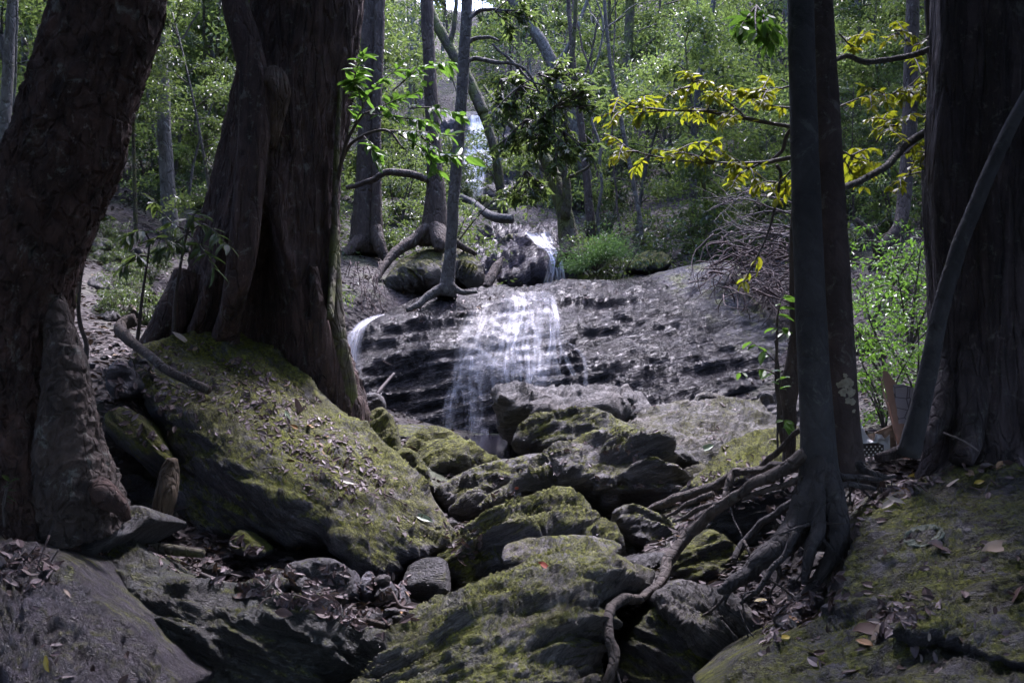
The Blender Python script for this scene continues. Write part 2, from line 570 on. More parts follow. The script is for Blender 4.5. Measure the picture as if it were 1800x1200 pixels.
M_brownbark = bark_mat((0.035, 0.027, 0.024), (0.10, 0.075, 0.062), 0.3, 12.0, 0.3, 0.4)
M_mossbark = bark_mat((0.04, 0.034, 0.026), (0.1, 0.085, 0.06), 0.4, 12.0, 0.75, 0.3, mosscol=(0.075, 0.085, 0.02))
M_greybark = bark_mat((0.06, 0.055, 0.055), (0.15, 0.14, 0.135), 0.5, 14.0, 0.25, 0.6)

# ------------------------------------------------------------------ the ground
GC = []
for (px, py, Y) in [(300, 1005, 4.5), (430, 965, 4.9), (640, 1075, 4.3), (250, 880, 5.2), (200, 700, 5.6), (300, 590, 7.2), (480, 600, 7.6),
                    (230, 490, 10), (300, 410, 13), (300, 310, 18), (300, 160, 28), (650, 520, 13), (640, 445, 15.5), (700, 360, 20), (800, 370, 25),
                    (840, 362, 29.5), (845, 185, 34.0), (830, 172, 42), (820, 168, 58), (610, 40, 42), (1040, 40, 42), (600, -120, 55), (1060, -140, 55), (1250, 880, 5.4), (1450, 880, 4.7), (1510, 808, 5.0), (1700, 800, 4.9),
                    (1560, 750, 6.5), (1560, 650, 8.5), (1560, 510, 11), (1550, 410, 14), (1330, 450, 15.5), (1150, 450, 16.5), (1500, 260, 22), (1500, 90, 30),
                    (1200, 210, 30), (780, 910, 6.4), (850, 790, 10.2), (1000, 510, 15.0), (900, 405, 19.0), (1000, 400, 20), (900, 1010, 5.2), (1200, 1010, 4.8),
                    (1130, 980, 5.6), (1330, 960, 5.0), (1480, 1000, 4.3), (700, 780, 8.8), (640, 770, 8.6), (1150, 880, 6.6), (1500, 900, 4.6), (30, 960, 4.4), (-100, 600, 6), (1400, 770, 9.2), (1440, 770, 9.8), (1360, 790, 8.2), (1300, 480, 14.8), (1440, 560, 12.0), (640, 735, 10.4), (640, 640, 12.3), (690, 590, 12.9), (560, 700, 9.6)]:
    GC.append(P(px, py, Y))
for q in [(-9, 3, 2.4), (9, 3, 2.0), (-22, 10, 7), (22, 10, 7), (-24, 30, 15), (26, 30, 16), (0, -6, -0.2), (0, 1, -0.1), (-4, -1, .4), (4, -1, .3), (-4.0, 75, 22),
          (-45, 60, 34), (45, 60, 34), (-1.5, 3, 0.2), (1.0, 3, 0.0), (0, 2.5, -0.1), (2.2, 3.2, 0.1), (-50, 0, 16), (50, 0, 14), (-5, 95, 27), (0, -15, -1.5), (1.2, 3.6, 0.15), (0.0, 4.0, .05)]:
    GC.append(np.array(q, float))
GC = np.array(GC)
_g = RBF(GC[:, :2], GC[:, 2], 0.05)
def gz(x, y):
    q = np.stack([np.asarray(x, float), np.asarray(y, float)], -1)
    z = _g(q)
    q3 = np.concatenate([q, np.zeros(q.shape[:-1] + (1,))], -1)
    far = np.clip((q[..., 1] - 9) / 12, 0.0, 1)
    return z + 0.05 * fbm(q3 * 1.1, 4) + far * 0.9 * fbm(q3 * 0.22 + 5, 4)

gx = np.unique(np.round(np.concatenate([np.arange(-4.5, 4.51, 0.08), np.arange(4.8, 14, 0.3), -np.arange(4.8, 14, 0.3), np.linspace(15, 60, 24), -np.linspace(15, 60, 24)]), 4))
gy = np.unique(np.round(np.concatenate([np.arange(1.5, 12, 0.08), np.arange(12, 36, 0.25), np.linspace(36, 95, 45), np.linspace(-15, 1.4, 18)]), 4))
GX, GY = np.meshgrid(gx, gy)
GZ = gz(GX, GY)
Vg = np.stack([GX, GY, GZ], -1).reshape(-1, 3)
nx, ny = len(gx), len(gy)
ii = (np.arange(ny - 1)[:, None] * nx + np.arange(nx - 1)[None]).ravel()
Qg = np.stack([ii, ii + 1, ii + nx + 1, ii + nx], -1)

def ground_mat():
    t = NT("forest_floor")
    tc = t.add("TexCoord").outputs["Object"]
    n = t.noise(tc, 0.9, 8.0, 0.65)
    f = t.noise(tc, 9.0, 6.0, 0.7)
    dis = t.add("VectorMath", {0: tc, 1: t.add("VectorMath", {0: t.add("TexNoise", {"Vector": tc, "Scale": 12.0}).outputs[1], 1: (0.1, 0.1, 0.1)}, operation='MULTIPLY').outputs[0]}, operation='ADD').outputs[0]
    vo = t.add("TexVoronoi", {"Vector": dis, "Scale": 13.0}, feature='F1')
    lc = t.ramp(t.add("SeparateXYZ", {0: vo.outputs["Color"]}).outputs[0], [(0, (0.009, 0.006, 0.007)), (0.4, (0.022, 0.015, 0.016)), (0.75, (0.042, 0.031, 0.031)), (1, (0.075, 0.06, 0.058))])
    c = t.mix(t.rng(f, 0.4, 0.6), lc, (0.022, 0.017, 0.016))
    c = t.mix(t.math('MULTIPLY', t.rng(n, 0.5, 0.62), 0.6), c, t.mix(f, (0.015, 0.03, 0.008), (0.05, 0.06, 0.015)))
    b = t.bump(vo.outputs["Distance"], 0.6, 0.06)
    b = t.bump(f, 0.6, 0.05, b)
    p = t.add("BsdfPrincipled", {"Base Color": c, "Roughness": 0.8, "Normal": b, "Specular IOR Level": 0.3})
    t.l.new(p.outputs[0], t.out.inputs[0])
    return t.m
ground = mk("ground", Vg, Qg, ground_mat(), org=(0, 0, 0))
tag(ground, kind="structure")
bvh_of(ground, Vg, [Qg])

# ------------------------------------------------------------------ rocks
def rock(name, label, cat, out, ctrl, mat, T=0.6, w=34, Rr=None, step=7.0, amp=0.034, ang=20, ks=7.0, lump=0.05, dip=0.5, ragged=3.5, seed=0, group=None, ledge=1.0, fac=1.0, under_k=1.0, steep=1.0):
    step = step * 0.72
    w = w * 0.75
    out = np.asarray(out, float)
    m = max(12, int(np.linalg.norm(np.diff(np.vstack([out, out[:1]]), axis=0), axis=1).sum() / step))
    B = catmull(np.hstack([out, np.zeros((len(out), 1))]), m, True)[:, :2]
    tn = unit(np.roll(B, -1, 0) - np.roll(B, 1, 0))
    nb = np.stack([tn[:, 1], -tn[:, 0]], -1)
    B = B + nb * (ragged * fbm(np.concatenate([B * 0.035, np.full((m, 1), seed + .5)], -1), 4))[:, None]
    x0, y0 = B.min(0)
    x1, y1 = B.max(0)
    r = np.random.default_rng(100 + seed)
    gy_ = np.arange(y0, y1, step * 0.866)
    pts = []
    for k, yy in enumerate(gy_):
        xs = np.arange(x0 + (k % 2) * step / 2, x1, step)
        pts.append(np.stack([xs, np.full(len(xs), yy)], -1))
    G = np.vstack(pts)
    G = G + r.uniform(-.22, .22, G.shape) * step
    a, b = B, np.roll(B, -1, 0)
    inside = np.zeros(len(G), bool)
    for k in range(m):
        c = ((a[k, 1] > G[:, 1]) != (b[k, 1] > G[:, 1]))
        with np.errstate(divide='ignore', invalid='ignore'):
            xi = (b[k, 0] - a[k, 0]) * (G[:, 1] - a[k, 1]) / (b[k, 1] - a[k, 1]) + a[k, 0]
        inside ^= c & (G[:, 0] < xi)
    # which way each stretch of the outline faces: 1 where it faces the ground
    gq = np.roll(B, -1, 0) - B
    area = 0.5 * np.sum(B[:, 0] * np.roll(B[:, 1], -1) - np.roll(B[:, 0], -1) * B[:, 1])
    on_ = unit(np.stack([gq[:, 1], -gq[:, 0]], -1)) * np.sign(area)
    kk = max(1, m // 14)
    downs = np.clip(np.mean([np.roll(on_[:, 1], j) for j in range(-kk, kk + 1)], 0), 0, 1)
    dn = [None]
    def dist(Q):
        d = np.full(len(Q), 1e9)
        dn[0] = np.zeros(len(Q))
        for k in range(m):
            ab = b[k] - a[k]
            tt = np.clip(((Q - a[k]) @ ab) / max(ab @ ab, 1e-9), 0, 1)
            v_ = Q - a[k] - tt[:, None] * ab
            dk = np.linalg.norm(v_, axis=1)
            q_ = dk < d
            dn[0] = np.where(q_, downs[k], dn[0])
            d = np.minimum(d, dk)
        return d
    G = G[inside]
    G = G[dist(G) > step * 0.55]
    A = np.vstack([B, G])
    edges = [(k, (k + 1) % m) for k in range(m)]
    co, _, fa, _, _, _ = delaunay_2d_cdt([Vector(p) for p in A], edges, [], 1, 1e-6)
    Q = np.array([tuple(p) for p in co])
    tri = np.array([f for f in fa if len(f) == 3], int)
    e1 = Q[tri[:, 1]] - Q[tri[:, 0]]
    e2 = Q[tri[:, 2]] - Q[tri[:, 0]]
    flip = (e1[:, 0] * e2[:, 1] - e1[:, 1] * e2[:, 0]) > 0     # photograph y runs down
    tri[flip] = tri[flip][:, ::-1]
    d = dist(Q)
    ctrl = np.asarray(ctrl, float)
    ctrl[:, 2] = ctrl[:, 2].mean() + (ctrl[:, 2] - ctrl[:, 2].mean()) * steep
    Yp = RBF(ctrl[:, :2] / 300.0, ctrl[:, 2])(Q / 300.0)
    Ym = ctrl[:, 2].mean()
    # the rounding over the edge is uneven: sharp in places, broad in others
    wv = w * (0.75 + 0.6 * fbm(np.concatenate([Q * 0.008, np.full((len(Q), 1), seed + 7.7)], -1), 2))
    wv = np.maximum(wv, 6) * (1 + 1.9 * dn[0] * under_k)
    under = 1 + 3.2 * dn[0] * under_k
    prof = np.sqrt(np.clip(1 - (1 - np.minimum(d / wv, 1)) ** 2, 0, 1))
    if Rr is None: Rr = 0.95 * w * Ym / F
    V = P(Q[:, 0], Q[:, 1], Yp + Rr * under * (1 - prof))
    def normals(V):
        fn = np.cross(V[tri[:, 1]] - V[tri[:, 0]], V[tri[:, 2]] - V[tri[:, 0]])
        vn = np.zeros_like(V)
        for k in range(3):
            np.add.at(vn, tri[:, k], fn)
        return unit(vn)
    vn = normals(V)
    ca, sa = math.cos(R(ang)), math.sin(R(ang))
    u = V[:, 0] * ca + V[:, 2] * sa
    v = -V[:, 0] * sa + V[:, 2] * ca + dip * V[:, 1]
    yy = V[:, 1]
    S = np.stack([u, yy, v], -1) + seed * 3.17
    sc = Ym / 5.0
    lowp = fbm(S / sc * 1.3, 3)
    facet = fbm(S / sc * np.array([1.6, 2.0, 3.2]) + 40, 3, ridge=True)
    # broken bedding ledges, two sizes
    def saw(k, off, warp):
        tt = v / sc * k + warp * fbm(S / sc * np.array([1.1, 1.3, 2.0]) + off, 3)
        fr = tt - np.floor(tt)
        return fr ** 1.3 - np.where(fr > 0.9, (fr - 0.9) / 0.1, 0) * (fr ** 1.3)
    on1 = np.clip(0.5 + 1.6 * fbm(S / sc * 1.5 + 80, 2), 0, 1)
    on2 = np.clip(0.4 + 1.8 * fbm(S / sc * 2.4 + 120, 2), 0, 1)
    strat = fbm(S / sc * np.array([2.2, 3.0, 13.0]) + 11, 4)
    fin = fbm(S / sc * np.array([9, 10, 26.0]) + 3, 3)
    D = 1.15 * lump * sc * (1.2 * lowp + 0.55 * facet) + 1.5 * amp * sc * (ledge * (1.9 * saw(ks, 5, 1.3) * on1 + 0.9 * saw(ks * 2.7, 9, 1.6) * on2) + 1.3 * strat + 0.5 * fin)
    wq = 0.10 * np.stack([fbm(S / sc * 2.2 + 60 + 9 * k, 2) for k in range(3)], -1)
    D += fac * sc * (0.026 * chips((S / sc + wq) * np.array([1.5, 1.6, 3.6])) + 0.02 * chips((S / sc + wq) * np.array([3.6, 4.0, 9.0]) + 30) + 0.011 * chips((S / sc + wq * .5) * np.array([9, 10, 24.0]) + 70))
    edge = np.clip(d / 9.0, 0.15, 1)
    Vf = V + vn * (D * edge)[:, None]
    # the back: the same outline carried away from the viewer along the ground, narrower and lower
    inner = np.nonzero(d > 1e-3)[0]
    mp = np.arange(len(Q))
    mp[inner] = len(Q) + np.arange(len(inner))
    pb = np.sqrt(np.clip(1 - (1 - np.minimum(d[inner] / max(w * 1.4, 1), 1)) ** 2, 0, 1))
    Vb = P(Q[inner, 0], Q[inner, 1], Yp[inner] + Rr * under[inner]) + np.stack([0 * pb, T * pb, -0.25 * T * pb], -1)
    Vb += 0.06 * sc * np.stack([fbm(Vb * 2 + 9 + k * 20, 2) for k in range(3)], -1) * pb[:, None]
    VV = np.vstack([Vf, Vb])
    faces = [np.vstack([tri, mp[tri][:, ::-1]])]
    o = mk(name, VV, faces, mat)
    tag(o, label, cat, group)
    bvh_of(o, VV, faces)
    return o

MOSSY = rock_mat(0.74, 22, 1.35)
MOSSY_L = rock_mat(0.68, -35, 1.25)
MED = rock_mat(0.52, 22, 1.3)
DRYGREY = rock_mat(0.25, 18, 1.0, 0.6, (0.15, 0.14, 0.15), 0.35)
PALEROCK = rock_mat(0.5, 15, 1.25, 0.62, (0.16, 0.15, 0.14), 0.4, (0.10, 0.10, 0.03))
WET = rock_mat(0.0, 14, 0.16, 0.15, (0.12, 0.11, 0.13), 0.08, dry=True)
WETMOSS = rock_mat(0.45, 14, 0.8, 0.34, (0.12, 0.112, 0.125), 0.35, (0.085, 0.09, 0.025))
DARK = rock_mat(0.3, 25, 0.6, 0.5)
PURPLE = rock_mat(0.36, -20, 0.85, 0.36, (0.118, 0.10, 0.128), 0.35)
SLAB = rock_mat(0.58, 18, 0.9, 0.48, (0.118, 0.108, 0.125), 0.15)
GREY = rock_mat(0.1, 10, 1.1, 0.5, (0.14, 0.13, 0.155), 0.2)

# the rock step the stream slides over
face = rock("cliff", "broad wet dark rock face with thin veils of water sliding down it", "rock face",
    [(590, 720), (600, 660), (640, 578), (690, 545), (760, 518), (840, 508), (930, 505), (1000, 493), (1100, 490), (1200, 470), (1262, 458), (1310, 478), (1340, 540), (1390, 580), (1440, 640), (1460, 760), (1380, 800), (1100, 800), (860, 800), (760, 780), (670, 760)],
    [(620, 650, 10.9), (660, 575, 11.9), (760, 525, 12.8), (930, 512, 13.4), (1100, 497, 13.8), (1250, 470, 14.2), (700, 640, 11.2), (700, 740, 10.6), (830, 760, 10.3),
     (900, 600, 11.9), (900, 660, 11.2), (900, 540, 12.7), (1000, 660, 11.2), (1000, 600, 11.7), (1100, 560, 12.5), (1100, 650, 11.3), (1250, 560, 12.3), (1250, 680, 10.8), (1380, 620, 11.3), (1400, 720, 10.4), (1150, 760, 10.1), (760, 600, 11.6), (740, 575, 12.15), (780, 625, 11.15), (800, 700, 10.75)],
    WET, T=2.5, w=60, Rr=0.6, step=5.2, amp=0.018, ang=12, ks=5, lump=0.03, seed=1, steep=0.71, ledge=0.6, fac=0.42, under_k=0.0)
upper = rock("cliff", "upper purple wet rock ledge carrying the narrow white cascade", "rock face",
    [(822, 450), (845, 428), (880, 415), (930, 408), (978, 404), (990, 430), (1004, 470), (1010, 500), (960, 512), (880, 515), (840, 510), (828, 480)],
    [(850, 440, 17.2), (900, 418, 18.0), (975, 408, 18.4), (850, 505, 15.2), (930, 505, 15.0), (1000, 500, 15.0), (920, 455, 16.3)],
    rock_mat(0.1, 30, 0.45, 0.18, (0.13, 0.105, 0.14), 0.08), T=2.0, w=26, Rr=0.5, step=5, amp=0.03, ang=25, ks=4, lump=0.09, seed=3)
rock("boulder", "dark mossy block set into the purple ledge beside the narrow white cascade", "boulder",
    [(876, 452), (882, 425), (905, 413), (930, 414), (958, 435), (968, 452), (930, 470), (885, 480)],
    [(900, 420, 16.6), (940, 430, 16.5), (880, 470, 15.8), (930, 465, 15.7)], rock_mat(0.6, 30, 0.55, 0.4), T=0.8, w=16, step=5, amp=0.02, ang=25, seed=4)
rock("boulder", "rounded pale mossy boulder behind the slim tree above the falls", "boulder",
    [(655, 512), (672, 495), (700, 462), (740, 440), (790, 436), (825, 440), (844, 470), (848, 500), (800, 512), (765, 515), (730, 535), (700, 532), (665, 525)],
    [(670, 510, 13.8), (740, 450, 14.4), (820, 450, 14.6), (840, 495, 14.2), (760, 500, 13.4), (700, 520, 13.4)], rock_mat(0.6, -30, 1.1, 0.6, (0.15, 0.135, 0.115), 0.5), T=1.5, w=34, Rr=0.6, step=5, amp=0.02, ang=-30, seed=5, lump=0.06)
rock("boulder", "small yellow mossy boulder at the foot of the distant white waterfall", "boulder",
    [(846, 385), (858, 355), (878, 352), (896, 375), (900, 395), (870, 402)], [(870, 360, 21.5), (890, 390, 21), (855, 390, 21)], rock_mat(0.9, 20, 1.2, 0.6, (.15, .14, .12), .3, (0.12, 0.12, 0.04)), T=1.2, w=14, step=4, amp=0.02, seed=6)
rock("cliff", "low mossy sill of stones across the stream above the purple ledge", "rock",
    [(866, 414), (880, 404), (925, 398), (980, 396), (1010, 402), (1000, 416), (930, 410), (890, 414)], [(880, 408, 18.7), (940, 400, 18.9), (1000, 405, 18.8), (930, 408, 18.6)], MOSSY, T=1.0, w=8, step=4, amp=0.02, seed=7)

# the big boulder and its neighbours
bigb = rock("boulder", "huge mossy boulder strewn with fallen leaves beneath the hollow tree", "boulder",
    [(228, 640), (250, 607), (330, 592), (395, 590), (470, 615), (530, 660), (585, 712), (640, 752), (690, 792), (730, 835), (770, 890), (802, 940), (795, 970), (760, 988), (715, 1003), (690, 1025), (640, 1018), (590, 990), (520, 978), (465, 970), (420, 985), (330, 940), (296, 870), (300, 800), (262, 720)],
    [(250, 625, 6.2), (330, 600, 6.7), (430, 612, 6.9), (530, 670, 6.7), (640, 760, 6.2), (720, 835, 5.75), (795, 945, 5.15), (270, 690, 5.65), (340, 745, 5.3), (420, 810, 4.98), (510, 880, 4.8), (600, 950, 4.72), (690, 1000, 4.72),
     (300, 820, 5.35), (360, 880, 5.15), (440, 950, 5.0), (560, 975, 4.85), (450, 720, 5.85), (580, 830, 5.35), (690, 920, 5.0), (400, 860, 5.05)],
    MOSSY_L, T=1.2, w=30, Rr=0.22, step=5.0, amp=0.022, ang=-32, ks=6, lump=0.05, dip=0.3, seed=8, ledge=0.9)
rock("boulder", "slanting purple grey slab with wet sheen below the flaky bark tree", "boulder",
    [(-60, 960), (0, 950), (60, 955), (112, 978), (150, 1025), (200, 1085), (250, 1150), (290, 1230), (100, 1260), (-80, 1260)],
    [(0, 955, 3.75), (100, 980, 3.6), (200, 1090, 3.2), (275, 1200, 2.95), (0, 1200, 2.7), (60, 1080, 3.1), (-50, 1000, 3.5)],
    PURPLE, T=0.7, w=26, Rr=0.13, step=5, amp=0.024, ang=-48, ks=7, lump=0.06, ragged=9, ledge=0.7, fac=1.1, seed=9)
rock("boulder", "long wedge shaped dark green boulder with a flat leaf strewn top", "boulder",
    [(140, 975), (170, 962), (232, 952), (262, 975), (290, 1008), (370, 1020), (440, 1030), (520, 1058), (610, 1090), (690, 1128), (672, 1160), (640, 1250), (320, 1260), (262, 1180), (205, 1100), (165, 1030)],
    [(170, 972, 4.3), (240, 962, 4.35), (230, 1030, 3.85), (290, 1012, 4.05), (330, 1030, 3.8), (430, 1070, 3.7), (560, 1110, 3.65), (680, 1135, 3.75), (420, 1032, 4.05), (600, 1092, 3.95), (300, 1120, 3.62), (400, 1180, 3.62), (560, 1180, 3.72), (280, 1190, 3.75), (640, 1220, 3.85)],
    rock_mat(0.42, -15, 0.8, 0.5, (0.115, 0.125, 0.118), 0.4), T=0.7, w=18, Rr=0.12, step=5, amp=0.024, ang=-20, ks=7, lump=0.05, seed=10, steep=0.9)
rock("flat_rock", "thin pointed stone slab jutting out under the flaky bark tree", "rock",
    [(100, 985), (112, 955), (150, 925), (200, 893), (252, 890), (276, 910), (250, 930), (190, 958), (140, 985)],
    [(200, 897, 4.45), (265, 912, 4.3), (150, 945, 4.1), (180, 925, 4.12), (120, 980, 4.15)], rock_mat(0.3, 10, 1.1, 0.5, (.14, .14, .145), 0.4), T=0.5, w=12, step=5, amp=0.01, ang=12, seed=11, lump=0.02)
rock("boulder", "small boulder with bright moss between flaky tree and huge boulder", "boulder",
    [(182, 740), (200, 715), (232, 722), (268, 760), (298, 800), (302, 832), (275, 838), (235, 800), (200, 775)],
    [(210, 722, 5.35), (280, 785, 5.2), (230, 780, 5.15), (290, 830, 5.2)], rock_mat(1.0, -40, 0.8), T=0.5, w=16, step=5, amp=0.012, ang=-40, seed=12)
rock("stone", "bare purple grey stone lying below the fallen branch end", "stone",
    [(188, 660), (196, 640), (212, 634), (235, 655), (243, 682), (222, 698), (200, 696), (186, 680)], [(200, 645, 5.6), (238, 670, 5.6), (210, 690, 5.5)], GREY, T=0.3, w=14, step=4, amp=0.01, seed=13)
rock("stone", "dim sloping rock in the gap beneath the flaky tree", "stone",
    [(205, 850), (225, 835), (258, 842), (285, 870), (292, 905), (250, 900), (215, 880)], [(230, 840, 5.3), (280, 870, 5.2), (240, 890, 5.1)], DARK, T=0.4, w=12, step=5, amp=0.012, seed=14)

# boulders up the stream bed
rock("boulder", "largest mossy boulder low in the stream bed with leaf in its hollow", "boulder",
    [(630, 1250), (650, 1180), (700, 1110), (760, 1062), (830, 1028), (900, 1000), (950, 975), (1010, 955), (1060, 962), (1110, 990), (1145, 1010), (1120, 1050), (1075, 1080), (1050, 1130), (1045, 1250), (800, 1290)],
    [(760, 1070, 3.95), (900, 1005, 4.25), (1020, 962, 4.4), (1100, 985, 4.4), (1140, 1010, 4.5), (700, 1150, 3.55), (680, 1230, 3.4), (850, 1100, 3.62), (950, 1040, 3.9), (1050, 1010, 4.05), (1000, 1090, 3.62), (900, 1190, 3.3), (1000, 1200, 3.42), (1045, 1150, 3.8), (1040, 1060, 3.9)],
    rock_mat(0.62, 24, 1.5, 0.55, (0.14, 0.13, 0.12), 0.45), T=0.7, w=44, Rr=0.2, step=5, amp=0.026, ang=26, ks=6, ledge=1.3, lump=0.05, seed=15, steep=0.85)
rock("flat_rock", "flat mossy stone lying across the back of the largest stream boulder", "rock",
    [(884, 985), (892, 958), (930, 946), (1010, 940), (1068, 948), (1092, 962), (1060, 985), (1000, 985), (950, 1000), (905, 1000)], [(900, 970, 4.5), (1000, 946, 4.75), (1080, 960, 4.75), (960, 985, 4.5)], MED, T=0.4, w=12, step=5, amp=0.012, ang=12, seed=16, lump=0.03)
rock("boulder", "layered mossy boulder second up the stream bed with raised crest", "boulder",
    [(774, 985), (800, 945), (850, 905), (900, 880), (950, 866), (1000, 866), (1035, 885), (1050, 915), (1085, 935), (1095, 965), (1060, 975), (980, 985), (930, 1000), (890, 1015), (840, 1050), (800, 1045)],
    [(785, 985, 4.9), (850, 915, 5.3), (950, 875, 5.55), (1010, 872, 5.55), (1050, 920, 5.35), (900, 930, 5.05), (1000, 930, 5.0), (830, 1000, 4.75), (900, 990, 4.75), (1080, 960, 5.0), (980, 965, 4.9)],
    MOSSY, T=0.7, w=30, Rr=0.22, step=4.6, amp=0.026, ang=26, ks=6, lump=0.045, seed=17, steep=0.62, ledge=1.3)
rock("stone", "smooth dark stone wedged against the huge boulder at its lowest corner", "stone",
    [(708, 1030), (716, 1000), (735, 985), (770, 980), (786, 995), (790, 1040), (770, 1055), (725, 1050)], [(740, 992, 4.75), (780, 1000, 4.7), (740, 1045, 4.6)], rock_mat(0.35, 0, 0.5, 0.5), T=0.4, w=22, step=5, amp=0.008, seed=18, fac=0.35)
rock("boulder", "overhanging layered boulder with deep shadow beneath at mid stream", "boulder",
    [(848, 893), (858, 872), (900, 850), (960, 805), (1010, 780), (1080, 758), (1120, 765), (1150, 792), (1178, 840), (1182, 862), (1150, 895), (1090, 915), (1050, 900), (1030, 872), (980, 868), (900, 888)],
    [(860, 880, 6.0), (960, 815, 6.6), (1080, 768, 7.1), (1150, 800, 6.8), (1175, 850, 6.6), (980, 855, 6.05), (1060, 840, 6.1), (1120, 850, 6.2), (1100, 900, 6.5), (900, 870, 6.0), (1020, 810, 6.35)],
    rock_mat(0.55, 14, 1.3, 0.55), T=1.0, w=26, Rr=0.26, step=4.6, amp=0.036, ang=14, ks=6, lump=0.05, seed=19, steep=0.6, ledge=1.5)
rock("flat_rock", "low mossy shelf of rock between huge boulder and overhanging boulder", "rock",
    [(764, 865), (800, 838), (850, 818), (905, 806), (960, 800), (905, 850), (860, 872), (850, 900), (820, 915), (790, 900)], [(775, 868, 6.5), (850, 825, 6.9), (930, 808, 7.0), (850, 880, 6.35), (800, 890, 6.4)], MED, T=0.6, w=16, step=5, amp=0.02, ang=18, seed=20, steep=0.6)
rock("boulder", "grey flat topped boulder with undercut dark side before the falls", "boulder",
    [(872, 697), (890, 684), (930, 682), (1000, 687), (1060, 692), (1100, 690), (1132, 708), (1143, 726), (1118, 742), (1070, 735), (1040, 745), (985, 742), (940, 760), (905, 778), (884, 752), (873, 722)],
    [(890, 688, 8.9), (1000, 690, 9.1), (1100, 694, 8.95), (1140, 725, 8.6), (900, 705, 8.35), (960, 722, 8.2), (1060, 725, 8.25), (900, 760, 8.7), (940, 745, 8.4), (985, 738, 8.3)],
    rock_mat(0.12, 12, 1.3, 0.6, (0.17, 0.158, 0.155), 0.5), T=1.0, w=16, Rr=0.14, step=4.6, amp=0.022, ang=8, ks=6, lump=0.05, seed=21)
rock("boulder", "rounded green boulder tucked under the grey flat topped boulder", "boulder",
    [(903, 785), (918, 755), (950, 734), (1000, 722), (1042, 722), (1080, 738), (1122, 752), (1118, 780), (1040, 790), (960, 800)], [(920, 770, 7.6), (1000, 728, 7.9), (1050, 730, 7.9), (1110, 760, 7.6), (1000, 780, 7.3)], rock_mat(0.6, 20, 0.7, 0.55), T=0.8, w=22, step=5, amp=0.018, ang=18, seed=22, steep=0.55)
rock("boulder", "broad pale boulder with a green leaf on its sunny slope", "boulder",
    [(1098, 765), (1115, 735), (1150, 715), (1220, 706), (1290, 704), (1335, 718), (1368, 745), (1372, 775), (1340, 800), (1270, 845), (1225, 865), (1195, 840), (1160, 800), (1120, 780)],
    [(1120, 745, 8.3), (1220, 710, 9.0), (1340, 725, 8.8), (1365, 770, 8.0), (1200, 830, 6.9), (1250, 790, 7.3), (1150, 780, 7.5), (1250, 850, 6.7)],
    PALEROCK, T=1.0, w=18, Rr=0.16, step=5, amp=0.018, ang=12, ks=6, lump=0.05, seed=23)
rock("boulder", "shadowed brown block leaning on the overhanging boulder", "boulder",
    [(1095, 765), (1130, 762), (1175, 775), (1215, 800), (1232, 825), (1205, 838), (1170, 830), (1140, 790)], [(1120, 768, 7.1), (1200, 800, 6.95), (1225, 825, 6.9), (1160, 810, 6.85)], DARK, T=0.6, w=14, step=5, amp=0.015, ang=-20, seed=24, steep=0.7)
rock("boulder", "steep mossy rock propped behind the tangled roots", "boulder",
    [(1205, 862), (1225, 838), (1260, 808), (1300, 772), (1340, 757), (1400, 750), (1420, 790), (1400, 830), (1320, 850), (1250, 870)], [(1215, 858, 5.95), (1300, 780, 6.4), (1390, 760, 6.4), (1260, 850, 5.8), (1350, 820, 5.8)], rock_mat(0.8, 38, 0.85), T=0.7, w=14, step=5, amp=0.022, ang=38, seed=25)
rock("stone", "little round pale stone perched on the broad pale boulder", "stone",
    [(1222, 705), (1230, 692), (1250, 689), (1270, 700), (1268, 710), (1240, 713)], [(1235, 697, 9.0), (1262, 703, 9.0), (1245, 708, 8.9)], PALEROCK, T=0.3, w=10, step=3, amp=0.012, seed=26)
rock("boulder", "dim lichened rock beside the slim trunk under the rock face", "boulder",
    [(1300, 712), (1340, 695), (1400, 690), (1440, 720), (1430, 770), (1380, 775), (1355, 738)], [(1340, 702, 9.4), (1420, 710, 9.3), (1390, 760, 8.9)], DRYGREY, T=0.8, w=14, step=5, amp=0.02, seed=27)
rock("boulder", "dark block with a pale top edge bridged by roots", "boulder",
    [(1228, 935), (1250, 898), (1300, 870), (1360, 858), (1412, 850), (1425, 900), (1400, 950), (1330, 965), (1260, 955)], [(1260, 895, 5.05), (1400, 856, 5.1), (1300, 930, 4.95), (1400, 930, 4.95)], rock_mat(0.15, 15, 0.4, 0.6), T=0.5, w=12, step=6, amp=0.01, seed=28, steep=0.8)
rock("boulder", "small two toned boulder sitting beside the thick hanging root", "boulder",
    [(1078, 905), (1100, 893), (1140, 897), (1180, 915), (1196, 930), (1190, 962), (1150, 968), (1105, 950)], [(1100, 897, 5.7), (1180, 920, 5.6), (1110, 940, 5.45), (1180, 958, 5.4)], MED, T=0.5, w=14, step=5, amp=0.014, ang=-15, seed=29, steep=0.6)
rock("boulder", "mossy topped boulder between the thick root and the twin trunks", "boulder",
    [(1178, 1000), (1196, 965), (1222, 938), (1250, 931), (1282, 950), (1315, 975), (1300, 1010), (1262, 1045), (1210, 1040)], [(1220, 942, 4.9), (1260, 936, 4.95), (1305, 975, 4.8), (1195, 990, 4.75), (1250, 1000, 4.6), (1260, 1035, 4.65)], rock_mat(0.75, 10, 0.95), T=0.5, w=20, step=5, amp=0.012, ang=12, seed=30, steep=0.6)
rock("stone", "flat sliver of stone under the thick hanging root", "stone",
    [(1105, 985), (1130, 972), (1168, 972), (1175, 985), (1150, 1000), (1118, 998)], [(1130, 975, 5.0), (1170, 980, 5.0), (1140, 995, 4.9)], DARK, T=0.3, w=8, step=4, amp=0.008, seed=31)
